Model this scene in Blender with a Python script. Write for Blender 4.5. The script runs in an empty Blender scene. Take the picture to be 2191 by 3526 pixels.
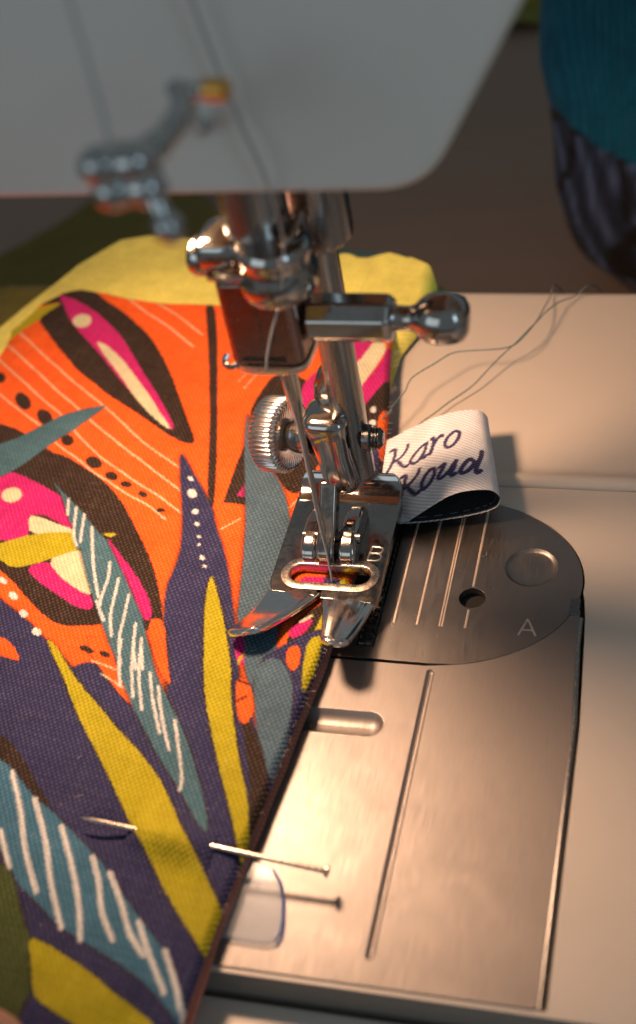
import bpy, bmesh, math, random
import numpy as np
from mathutils import Vector, Matrix

# ---------------------------------------------------------------- scene setup
# All coordinates below are millimetres; 1 Blender unit = 1 cm.
S = 0.1
scene = bpy.context.scene
scene.unit_settings.system = 'METRIC'
scene.unit_settings.scale_length = 0.01
C = scene.collection
random.seed(7)
rng = np.random.default_rng(11)

# camera: a phone held in front and to the right of the needle
cam_d = bpy.data.cameras.new('camera')
cam = bpy.data.objects.new('camera', cam_d)
C.objects.link(cam)
right = Vector((0.96312217, 0.22160317, -0.15260317))
down = Vector((0.04672151, -0.69628646, -0.71624176))
fwd = Vector((-0.26497697, 0.68269847, -0.68096256))
M = Matrix.Identity(4)
for i in range(3):
    M[i][0] = right[i]
    M[i][1] = -down[i]
    M[i][2] = -fwd[i]
M.translation = Vector((48.3122, -124.6764, 138.1479)) * S
cam.matrix_world = M
cam_d.sensor_fit = 'VERTICAL'
cam_d.sensor_height = 24.0
cam_d.lens = 24.0 * 4800.0 / 3526.0
cam_d.clip_start = 0.1
cam_d.clip_end = 2000.0
cam_d.dof.use_dof = True
cam_d.dof.focus_distance = 190.0 * S
cam_d.dof.aperture_fstop = (cam_d.lens * 1e-3) / (2.9 * S)      # 2.9 mm wide aperture
scene.camera = cam

# world: a dim neutral room
world = bpy.data.worlds.new('World')
scene.world = world
world.use_nodes = True
bg = world.node_tree.nodes['Background']
bg.inputs['Color'].default_value = (0.82, 0.95, 1.0, 1)
bg.inputs['Strength'].default_value = 0.15


def area_light(name, loc, target, size, energy, color):
    d = bpy.data.lights.new(name, 'AREA')
    d.shape = 'RECTANGLE'
    d.size, d.size_y = size[0] * S, size[1] * S
    d.energy = energy
    d.color = color
    o = bpy.data.objects.new(name, d)
    C.objects.link(o)
    o.location = Vector(loc) * S
    o.rotation_euler = (Vector(target) - Vector(loc)).to_track_quat('-Z', 'Y').to_euler()
    return o


# two windows of the room, cool evening daylight
area_light('window_light_right', (760, -640, 520), (0, 0, 40), (260, 460), 9000, (0.62, 0.86, 1.0))
area_light('window_light_front', (-560, -980, 400), (0, 0, 60), (800, 620), 14000, (0.80, 0.95, 1.0))

scene.view_settings.view_transform = 'Standard'
scene.view_settings.look = 'None'
scene.view_settings.gamma = 1.0
scene.view_settings.exposure = 0.0
scene.view_settings.use_curve_mapping = False
scene.cycles.use_denoising = True
scene.cycles.denoiser = 'OPENIMAGEDENOISE'
scene.cycles.max_bounces = 8
scene.cycles.glossy_bounces = 5
scene.cycles.transparent_max_bounces = 12
scene.cycles.sample_clamp_indirect = 6.0
scene.cycles.caustics_reflective = False
scene.cycles.caustics_refractive = False


# ---------------------------------------------------------------- helpers
class MB:
    def __init__(s):
        s.v, s.f = [], []

    def add(s, vs, fs):
        b = len(s.v)
        s.v += [tuple(v) for v in vs]
        s.f += [tuple(i + b for i in f) for f in fs]
        return s

    def box(s, x0, x1, y0, y1, z0, z1):
        return s.add([(x0, y0, z0), (x1, y0, z0), (x1, y1, z0), (x0, y1, z0), (x0, y0, z1), (x1, y0, z1), (x1, y1, z1), (x0, y1, z1)],
                     [(3, 2, 1, 0), (4, 5, 6, 7), (0, 1, 5, 4), (1, 2, 6, 5), (2, 3, 7, 6), (3, 0, 4, 7)])

    def prism(s, poly, z0, z1, axis='z'):
        n = len(poly)
        m = {'z': lambda a, b, c: (a, b, c), 'x': lambda a, b, c: (c, a, b), 'y': lambda a, b, c: (a, c, b)}[axis]
        vs = [m(a, b, z0) for a, b in poly] + [m(a, b, z1) for a, b in poly]
        fs = [tuple(range(n))[::-1], tuple(range(n, 2 * n))] + [(i, (i + 1) % n, n + (i + 1) % n, n + i) for i in range(n)]
        return s.add(vs, fs)

    def lathe(s, prof, o, d, seg=48, cap=True):
        d = Vector(d).normalized()
        a = d.orthogonal().normalized()
        b = d.cross(a)
        o = Vector(o)
        vs, fs = [], []
        for r, h in prof:
            for k in range(seg):
                t = 2 * math.pi * k / seg
                vs.append(o + d * h + (a * math.cos(t) + b * math.sin(t)) * r)
        for i in range(len(prof) - 1):
            for k in range(seg):
                k2 = (k + 1) % seg
                fs.append((i * seg + k, i * seg + k2, (i + 1) * seg + k2, (i + 1) * seg + k))
        if cap:
            fs.append(tuple(range(seg))[::-1])
            fs.append(tuple((len(prof) - 1) * seg + k for k in range(seg)))
        return s.add(vs, fs)

    def tube(s, pts, r, seg=10, cap=True):
        pts = [Vector(p) for p in pts]
        n = len(pts)
        rs = r if isinstance(r, (list, tuple)) else [r] * n
        vs, fs = [], []
        ref = None
        for i in range(n):
            t = (pts[min(i + 1, n - 1)] - pts[max(i - 1, 0)]).normalized()
            if ref is None:
                ref = t.orthogonal().normalized()
            ref = (ref - t * ref.dot(t)).normalized()
            b = t.cross(ref)
            for k in range(seg):
                q = 2 * math.pi * k / seg
                vs.append(pts[i] + (ref * math.cos(q) + b * math.sin(q)) * rs[i])
        for i in range(n - 1):
            for k in range(seg):
                k2 = (k + 1) % seg
                fs.append((i * seg + k, i * seg + k2, (i + 1) * seg + k2, (i + 1) * seg + k))
        if cap:
            fs.append(tuple(range(seg))[::-1])
            fs.append(tuple((n - 1) * seg + k for k in range(seg)))
        return s.add(vs, fs)

    def loft(s, rings, cap=True):
        m = len(rings[0])
        vs = [p for r in rings for p in r]
        fs = []
        for i in range(len(rings) - 1):
            for k in range(m):
                k2 = (k + 1) % m
                fs.append((i * m + k, i * m + k2, (i + 1) * m + k2, (i + 1) * m + k))
        if cap:
            fs.append(tuple(range(m))[::-1])
            fs.append(tuple((len(rings) - 1) * m + k for k in range(m)))
        return s.add(vs, fs)

    def rbox(s, x0, x1, y0, y1, z0, z1):
        return s.box(x0, x1, y0, y1, z0, z1)

    def build(s, name, mat, parent=None, bevel=0, seg=3, sharp=35, subsurf=0):
        me = bpy.data.meshes.new(name)
        me.from_pydata([(x * S, y * S, z * S) for x, y, z in s.v], [], s.f)
        bm = bmesh.new()
        bm.from_mesh(me)
        bmesh.ops.recalc_face_normals(bm, faces=bm.faces)
        bm.to_mesh(me)
        bm.free()
        return finish(me, name, mat, parent, bevel, seg, sharp, subsurf)


def finish(me, name, mat, parent=None, bevel=0, seg=3, sharp=35, subsurf=0):
    if mat is not None:
        me.materials.append(mat)
    me.polygons.foreach_set('use_smooth', [True] * len(me.polygons))
    o = bpy.data.objects.new(name, me)
    C.objects.link(o)
    if parent is not None:
        o.parent = parent
    if bevel:
        b = o.modifiers.new('bevel', 'BEVEL')
        b.width = bevel * S
        b.segments = seg
        b.limit_method = 'ANGLE'
        b.angle_limit = math.radians(30)
        b.harden_normals = True
    if subsurf:
        b = o.modifiers.new('subsurf', 'SUBSURF')
        b.levels = b.render_levels = subsurf
    if sharp < 180 and not subsurf:
        me.set_sharp_from_angle(angle=math.radians(sharp))
    return o


def flat_holes(name, outer, holes, z0, z1, mat, parent, bevel=0):
    """A plate with real openings."""
    bm = bmesh.new()
    loops = []
    for lp in [outer] + holes:
        vs = [bm.verts.new((x * S, y * S, z1 * S)) for x, y in lp]
        es = [bm.edges.new((vs[i], vs[(i + 1) % len(vs)])) for i in range(len(vs))]
        loops += es
    bmesh.ops.triangle_fill(bm, use_beauty=True, use_dissolve=False, edges=loops)
    r = bmesh.ops.extrude_face_region(bm, geom=bm.faces[:])
    bmesh.ops.translate(bm, vec=(0, 0, (z0 - z1) * S), verts=[v for v in r['geom'] if isinstance(v, bmesh.types.BMVert)])
    bmesh.ops.recalc_face_normals(bm, faces=bm.faces)
    bmesh.ops.dissolve_limit(bm, angle_limit=0.001, verts=bm.verts[:], edges=bm.edges[:])
    me = bpy.data.meshes.new(name)
    bm.to_mesh(me)
    bm.free()
    return finish(me, name, mat, parent, bevel, 2, 30)


def stadium(cx, cy, L, r, ang=0, n=16):
    """Closed outline; L = half length of the straight part."""
    out = []
    ca, sa = math.cos(ang), math.sin(ang)
    for k in range(n + 1):
        t = -math.pi / 2 + math.pi * k / n
        out.append((L + r * math.cos(t), r * math.sin(t)))
    for k in range(n + 1):
        t = math.pi / 2 + math.pi * k / n
        out.append((-L + r * math.cos(t), r * math.sin(t)))
    return [(cx + x * ca - y * sa, cy + x * sa + y * ca) for x, y in out]


def dish(prof, cx, cy, L, ang=0, n=16):
    """Rings of a stadium: prof = list of (radius, z)."""
    return MB().loft([[(x, y, z) for x, y in stadium(cx, cy, L, r, ang, n)] for r, z in prof], cap=False)


def empty(name, loc=(0, 0, 0)):
    o = bpy.data.objects.new(name, None)
    C.objects.link(o)
    o.empty_display_size = 0.5
    return o


def tag(o, label, cat, group=None):
    o['label'] = label
    o['category'] = cat
    if group:
        o['group'] = group
    return o


def crom(pts, k=8):
    P = [Vector(p) for p in pts]
    out = []
    for i in range(len(P) - 1):
        p0, p1, p2, p3 = P[max(i - 1, 0)], P[i], P[i + 1], P[min(i + 2, len(P) - 1)]
        for j in range(k):
            t = j / k
            out.append(0.5 * ((2 * p1) + (p2 - p0) * t + (2 * p0 - 5 * p1 + 4 * p2 - p3) * t * t + (3 * p1 - p0 - 3 * p2 + p3) * t ** 3))
    out.append(P[-1])
    return out


# ---------------------------------------------------------------- materials
def new_mat(name):
    m = bpy.data.materials.new(name)
    m.use_nodes = True
    return m, m.node_tree, m.node_tree.nodes, m.node_tree.links, m.node_tree.nodes['Principled BSDF']


def N(nt, t, **kw):
    n = nt.nodes.new(t)
    for k, v in kw.items():
        if k in n.inputs:
            n.inputs[k].default_value = v
        else:
            setattr(n, k, v)
    return n


def coords(nt, scale=(1, 1, 1)):
    tc = N(nt, 'ShaderNodeTexCoord')
    mp = N(nt, 'ShaderNodeMapping')
    mp.inputs['Scale'].default_value = scale
    nt.links.new(tc.outputs['Object'], mp.inputs['Vector'])
    return mp.outputs['Vector']


def ramp(nt, src, a, b, pa=0.3, pb=0.7):
    r = N(nt, 'ShaderNodeMapRange')
    r.inputs['From Min'].default_value = pa
    r.inputs['From Max'].default_value = pb
    r.inputs['To Min'].default_value = a
    r.inputs['To Max'].default_value = b
    nt.links.new(src, r.inputs['Value'])
    return r.outputs['Result']


def metal(name, color, rough, var=0.06, nscale=(6, 6, 6), bump=0.0, bscale=None, spots=0.0, smudge=0.0):
    m, nt, nodes, L, p = new_mat(name)
    p.inputs['Metallic'].default_value = 1
    p.inputs['Base Color'].default_value = (*color, 1)
    n = N(nt, 'ShaderNodeTexNoise', Scale=1.0, Detail=6.0, Roughness=0.6)
    L.new(coords(nt, nscale), n.inputs['Vector'])
    rs = ramp(nt, n.outputs['Fac'], rough - var, rough + var)
    if smudge:
        # finger smears
        ns = N(nt, 'ShaderNodeTexNoise', Scale=1.0, Detail=3.0, Distortion=1.2)
        L.new(coords(nt, (1.1, 1.6, 1)), ns.inputs['Vector'])
        ad = N(nt, 'ShaderNodeMath', operation='ADD')
        L.new(rs, ad.inputs[0])
        L.new(ramp(nt, ns.outputs['Fac'], -smudge, smudge), ad.inputs[1])
        rs = ad.outputs[0]
    L.new(rs, p.inputs['Roughness'])
    if spots:
        n2 = N(nt, 'ShaderNodeTexNoise', Scale=1.0, Detail=4.0, Roughness=0.7)
        L.new(coords(nt, (9, 9, 9)), n2.inputs['Vector'])
        mx = N(nt, 'ShaderNodeMix', data_type='RGBA')
        mx.inputs['A'].default_value = (*color, 1)
        mx.inputs['B'].default_value = (color[0] * .45, color[1] * .38, color[2] * .3, 1)
        L.new(ramp(nt, n2.outputs['Fac'], 0, spots, 0.52, 0.75), mx.inputs['Factor'])
        L.new(mx.outputs['Result'], p.inputs['Base Color'])
    if bump:
        n3 = N(nt, 'ShaderNodeTexNoise', Scale=1.0, Detail=5.0, Roughness=0.65)
        L.new(coords(nt, bscale or nscale), n3.inputs['Vector'])
        b = N(nt, 'ShaderNodeBump', Strength=bump, Distance=0.004)
        L.new(n3.outputs['Fac'], b.inputs['Height'])
        L.new(b.outputs['Normal'], p.inputs['Normal'])
    return m


def plastic(name, color, rough=0.45, bump=0.15, bscale=60, var=0.06, spec=0.5):
    m, nt, nodes, L, p = new_mat(name)
    n = N(nt, 'ShaderNodeTexNoise', Scale=0.7, Detail=7.0, Roughness=0.6)
    L.new(coords(nt), n.inputs['Vector'])
    mx = N(nt, 'ShaderNodeMix', data_type='RGBA')
    mx.inputs['A'].default_value = (*[c * (1 - var) for c in color], 1)
    mx.inputs['B'].default_value = (*[min(1, c * (1 + var)) for c in color], 1)
    L.new(n.outputs['Fac'], mx.inputs['Factor'])
    L.new(mx.outputs['Result'], p.inputs['Base Color'])
    L.new(ramp(nt, n.outputs['Fac'], rough - 0.06, rough + 0.06), p.inputs['Roughness'])
    p.inputs['Specular IOR Level'].default_value = spec
    if bump:
        n2 = N(nt, 'ShaderNodeTexNoise', Scale=bscale, Detail=2.0)
        L.new(coords(nt), n2.inputs['Vector'])
        b = N(nt, 'ShaderNodeBump', Strength=bump, Distance=0.004)
        L.new(n2.outputs['Fac'], b.inputs['Height'])
        L.new(b.outputs['Normal'], p.inputs['Normal'])
    return m


def cloth(name, pitch, vcol=None, color=(0.5, 0.4, 0.05), bump=0.5, speck=0.10, sheen=0.04, twill=False):
    """Woven cloth: thread relief and small thread-to-thread colour changes."""
    m, nt, nodes, L, p = new_mat(name)
    p.inputs['Roughness'].default_value = 0.85
    p.inputs['Specular IOR Level'].default_value = 0.25
    p.inputs['Sheen Weight'].default_value = sheen
    p.inputs['Sheen Roughness'].default_value = 0.5
    if vcol:
        a = N(nt, 'ShaderNodeAttribute', attribute_name=vcol)
        base = a.outputs['Color']
    else:
        a = N(nt, 'ShaderNodeRGB')
        a.outputs[0].default_value = (*color, 1)
        base = a.outputs[0]
    k = math.pi / (pitch * S)
    tc = N(nt, 'ShaderNodeTexCoord')
    wob = N(nt, 'ShaderNodeTexNoise', Scale=3.0, Detail=3.0)
    L.new(tc.outputs['UV' if twill else 'Object'], wob.inputs['Vector'])
    sc = N(nt, 'ShaderNodeVectorMath', operation='MULTIPLY_ADD')
    sc.inputs[1].default_value = (0.03, 0.03, 0.03)
    L.new(wob.outputs['Color'], sc.inputs[0])
    L.new(tc.outputs['UV' if twill else 'Object'], sc.inputs[2])
    sep = N(nt, 'ShaderNodeSeparateXYZ')
    if twill:
        L.new(sc.outputs[0], sep.inputs[0])

    def sn(sock, kk, off=0.0):
        mu = N(nt, 'ShaderNodeMath', operation='MULTIPLY_ADD')
        mu.inputs[1].default_value = kk
        mu.inputs[2].default_value = off
        L.new(sock, mu.inputs[0])
        s_ = N(nt, 'ShaderNodeMath', operation='SINE')
        L.new(mu.outputs[0], s_.inputs[0])
        return s_.outputs[0]
    if twill:
        ad = N(nt, 'ShaderNodeMath', operation='MULTIPLY_ADD')
        ad.inputs[1].default_value = 0.75
        L.new(sep.outputs['X'], ad.inputs[0])
        L.new(sep.outputs['Y'], ad.inputs[2])
        h1 = sn(ad.outputs[0], k * 1.0)
        h2 = sn(sep.outputs['X'], k * 2.2)
        mm = N(nt, 'ShaderNodeMath', operation='MULTIPLY_ADD')
        mm.inputs[1].default_value = 0.35
        L.new(h2, mm.inputs[0])
        L.new(h1, mm.inputs[2])
        hh = mm.outputs[0]
    else:
        rot = N(nt, 'ShaderNodeVectorRotate', rotation_type='Z_AXIS')
        rot.inputs['Angle'].default_value = 0.16
        L.new(sc.outputs[0], rot.inputs['Vector'])
        L.new(rot.outputs[0], sep.inputs[0])
        m1 = N(nt, 'ShaderNodeMath', operation='MULTIPLY')
        L.new(sn(sep.outputs['X'], k * 1.08), m1.inputs[0])
        L.new(sn(sep.outputs['Y'], k * 0.94), m1.inputs[1])
        hh = m1.outputs[0]
        # thick and thin yarns
        for sx, sy in ((1.0, 0.07), (0.07, 1.0)):
            mp = N(nt, 'ShaderNodeMapping')
            mp.inputs['Scale'].default_value = (sx / (pitch * S), sy / (pitch * S), 0)
            L.new(rot.outputs[0], mp.inputs['Vector'])
            sl = N(nt, 'ShaderNodeTexNoise', Scale=0.9, Detail=1.0)
            L.new(mp.outputs[0], sl.inputs['Vector'])
            ma = N(nt, 'ShaderNodeMath', operation='MULTIPLY_ADD')
            ma.inputs[1].default_value = 1.1
            L.new(sl.outputs['Fac'], ma.inputs[0])
            mb2 = N(nt, 'ShaderNodeMath', operation='SUBTRACT')
            mb2.inputs[1].default_value = 0.55
            L.new(hh, mb2.inputs[0])
            L.new(mb2.outputs[0], ma.inputs[2])
            hh = ma.outputs[0]
    fine = N(nt, 'ShaderNodeTexNoise', Scale=1.0 / (pitch * S) * 0.8, Detail=2.0)
    L.new(tc.outputs['UV' if twill else 'Object'], fine.inputs['Vector'])
    hm = N(nt, 'ShaderNodeMath', operation='MULTIPLY_ADD')
    hm.inputs[1].default_value = 1.3
    L.new(fine.outputs['Fac'], hm.inputs[0])
    L.new(hh, hm.inputs[2])
    b = N(nt, 'ShaderNodeBump', Strength=bump, Distance=0.008)
    L.new(hm.outputs[0], b.inputs['Height'])
    L.new(b.outputs['Normal'], p.inputs['Normal'])
    # undyed fibre specks and thread highlights painted pale on the thread crowns
    sp = ramp(nt, hm.outputs[0], 0.0, speck, 0.7, 1.9)
    mx = N(nt, 'ShaderNodeMix', data_type='RGBA')
    mx.inputs['B'].default_value = (0.75, 0.66, 0.6, 1)
    L.new(base, mx.inputs['A'])
    L.new(sp, mx.inputs['Factor'])
    big = N(nt, 'ShaderNodeTexNoise', Scale=2.2, Detail=5.0, Roughness=0.65)
    L.new(tc.outputs['Object'], big.inputs['Vector'])
    hv = N(nt, 'ShaderNodeHueSaturation')
    vm = N(nt, 'ShaderNodeMath', operation='MULTIPLY')
    L.new(ramp(nt, big.outputs['Fac'], 0.86, 1.14), vm.inputs[0])
    L.new(ramp(nt, hm.outputs[0], 0.80, 1.12, -0.3, 1.5), vm.inputs[1])
    L.new(vm.outputs[0], hv.inputs['Value'])
    L.new(mx.outputs['Result'], hv.inputs['Color'])
    L.new(hv.outputs['Color'], p.inputs['Base Color'])
    return m


chrome = metal('chrome', (0.46, 0.435, 0.42), 0.12, 0.05, (4, 4, 4), bump=0.03, bscale=(14, 14, 14), spots=0.3)
chrome_dull = metal('worn_chrome', (0.36, 0.33, 0.31), 0.17, 0.08, (12, 12, 12), bump=0.08, bscale=(40, 40, 40), spots=0.7)
steel_bar = metal('ground_steel', (0.34, 0.335, 0.335), 0.24, 0.06, (20, 20, 2), bump=0.02, bscale=(60, 60, 6))
plate_steel = metal('brushed_plate_steel', (0.262, 0.247, 0.243), 0.40, 0.09, (90, 2.4, 8), bump=0.2, bscale=(170, 4.0, 40), smudge=0.03)
slide_steel = metal('brushed_slide_steel', (0.285, 0.258, 0.250), 0.59, 0.09, (90, 2.4, 8), bump=0.25, bscale=(170, 4.0, 40), smudge=0.03)
_p = slide_steel.node_tree.nodes['Principled BSDF']
_p.inputs['Coat Weight'].default_value = 0.7
_p.inputs['Coat Roughness'].default_value = 0.34
dark_steel = metal('blackened_steel', (0.19, 0.195, 0.20), 0.28, 0.08, (20, 20, 20), bump=0.2)
edge_steel = metal('bright_edge_steel', (0.80, 0.72, 0.64), 0.30, 0.05, (20, 20, 20))
scribed = metal('scribed_steel', (0.78, 0.66, 0.57), 0.60, 0.05, (20, 20, 20))
knurl_steel = metal('knurled_steel', (0.60, 0.57, 0.55), 0.22, 0.04, (20, 20, 20))
toe_steel = metal('polished_toe_steel', (0.80, 0.77, 0.75), 0.13, 0.05, (10, 10, 10), bump=0.03, bscale=(30, 30, 30), spots=0.2)
rim_steel = metal('worn_rim_steel', (0.66, 0.58, 0.51), 0.30, 0.1, (14, 14, 14), bump=0.12, bscale=(50, 50, 50), spots=0.5)
clamp_steel = metal('reflection_tint_clamp_steel', (0.27, 0.18, 0.165), 0.24, 0.06, (6, 6, 6), bump=0.03, bscale=(20, 20, 20))  # red-brown base colour stands in for a dark red reflection
needle_steel = metal('needle_steel', (0.62, 0.56, 0.5), 0.22, 0.05, (20, 20, 4))
cream_bed = plastic('cream_bed_plastic', (0.62, 0.545, 0.48), 0.42, 0.22, 90, 0.05)
grey_trim = plastic('grey_trim_plastic', (0.17, 0.17, 0.16), 0.4, 0.1, 60)
white_head = plastic('white_head_plastic', (0.72, 0.72, 0.69), 0.38, 0.05, 40, 0.03)
dark_void = plastic('dark_cavity_plastic', (0.02, 0.018, 0.016), 0.6, 0.0)
grey_guide = metal('grey_guide_steel', (0.46, 0.47, 0.48), 0.10, 0.03, (10, 10, 10))
grey_casting = plastic('grey_cast_housing', (0.42, 0.41, 0.40), 0.5, 0.2, 40)
brass = metal('amber_brass', (0.78, 0.42, 0.10), 0.35, 0.05, (8, 8, 8))


# ---------------------------------------------------------------- print painting
COL = {
    'orange': (0.76, 0.098, 0.006), 'pink': (0.46, 0.007, 0.150), 'brown': (0.022, 0.0105, 0.0065), 'navy': (0.020, 0.022, 0.084),
    'teal': (0.044, 0.120, 0.170), 'teal2': (0.036, 0.130, 0.220), 'teal3': (0.056, 0.108, 0.158), 'yellow': (0.365, 0.318, 0.004),
    'cream': (0.58, 0.54, 0.36), 'white': (0.62, 0.62, 0.62), 'olive': (0.045, 0.066, 0.014)}


def chaikin(p, n):
    p = np.asarray(p, float)
    for _ in range(n):
        q = np.roll(p, -1, 0)
        p = np.stack([p * .75 + q * .25, p * .25 + q * .75], 1).reshape(-1, 2)
    return p


def inside(P, poly):
    x, y = P[:, 0], P[:, 1]
    c = np.zeros(len(P), bool)
    a = poly
    b = np.roll(poly, -1, 0)
    for (x0, y0), (x1, y1) in zip(a, b):
        if y0 == y1:
            continue
        c ^= ((y0 > y) != (y1 > y)) & (x < (x1 - x0) * (y - y0) / (y1 - y0) + x0)
    return c


def seg_dist(P, pts):
    d = np.full(len(P), 1e9)
    for a, b in zip(pts[:-1], pts[1:]):
        ab = b - a
        t = np.clip(((P - a) @ ab) / max(ab @ ab, 1e-12), 0, 1)
        d = np.minimum(d, np.hypot(*(P - a - t[:, None] * ab).T))
    return d


def paint(P, layers, base):
    col = np.empty((len(P), 3), np.float32)
    col[:] = COL[base]
    for l in layers:
        if l[0] == 'P':
            poly = chaikin(l[2], l[4])
            halo = l[3]
            g = halo * 2.2
            lo, hi = poly.min(0) - g, poly.max(0) + g
            ix = np.where(((P >= lo) & (P <= hi)).all(1))[0]
            if not len(ix):
                continue
            Q = P[ix]
            if halo:
                d = seg_dist(Q, np.vstack([poly, poly[:1]])[::2])
                a = (np.clip(1 - d / (halo * 2.0), 0, 1) ** 1.2 * 0.85)[:, None].astype(np.float32)
                col[ix] = col[ix] * (1 - a) + np.array(COL['brown'], np.float32) * a
            k = ix[inside(Q, poly)]
            col[k] = COL[l[1]]
        else:
            pts = np.array([tuple(v)[:2] for v in crom([(x, y, 0) for x, y in l[2]], 5)])
            w = l[3]
            lo, hi = pts.min(0) - w * 2, pts.max(0) + w * 2
            ix = np.where(((P >= lo) & (P <= hi)).all(1))[0]
            if not len(ix):
                continue
            d = seg_dist(P[ix], pts)
            a = np.clip((w * .62 - d) / (w * .35) + .5, 0, 1)[:, None].astype(np.float32) * 0.92
            col[ix] = col[ix] * (1 - a) + np.array(COL[l[1]], np.float32) * a
    return col


def grid_mesh(name, X, Y, Z, mat, parent=None, col=None, uv=None, attr='print'):
    nr, nc = X.shape
    co = np.stack([X, Y, Z], -1).reshape(-1, 3) * S
    me = bpy.data.meshes.new(name)
    i = np.arange(nr * nc).reshape(nr, nc)
    q = np.stack([i[:-1, :-1], i[:-1, 1:], i[1:, 1:], i[1:, :-1]], -1).reshape(-1, 4)
    me.vertices.add(nr * nc)
    me.vertices.foreach_set('co', co.astype(np.float32).ravel())
    me.loops.add(q.size)
    me.loops.foreach_set('vertex_index', q.astype(np.int32).ravel())
    me.polygons.add(len(q))
    me.polygons.foreach_set('loop_start', (np.arange(len(q)) * 4).astype(np.int32))
    me.update(calc_edges=True)
    if col is not None:
        at = me.color_attributes.new(attr, 'FLOAT_COLOR', 'POINT')
        at.data.foreach_set('color', np.hstack([col, np.ones((len(col), 1), np.float32)]).astype(np.float32).ravel())
    if uv is not None:
        ul = me.uv_layers.new(name='UVMap')
        ul.data.foreach_set('uv', uv.reshape(-1, 2)[q.ravel()].astype(np.float32).ravel())
    return finish(me, name, mat, parent, sharp=180)


def wav(x, y, sc, seed=0):
    r = np.random.default_rng(seed)
    out = np.zeros_like(x)
    for k in range(6):
        th = r.uniform(0, 6.28)
        f = r.uniform(.6, 1.6) / sc
        out += np.sin((x * np.cos(th) + y * np.sin(th)) * f * 6.28 + r.uniform(0, 6.28))
    return out / 6


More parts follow.
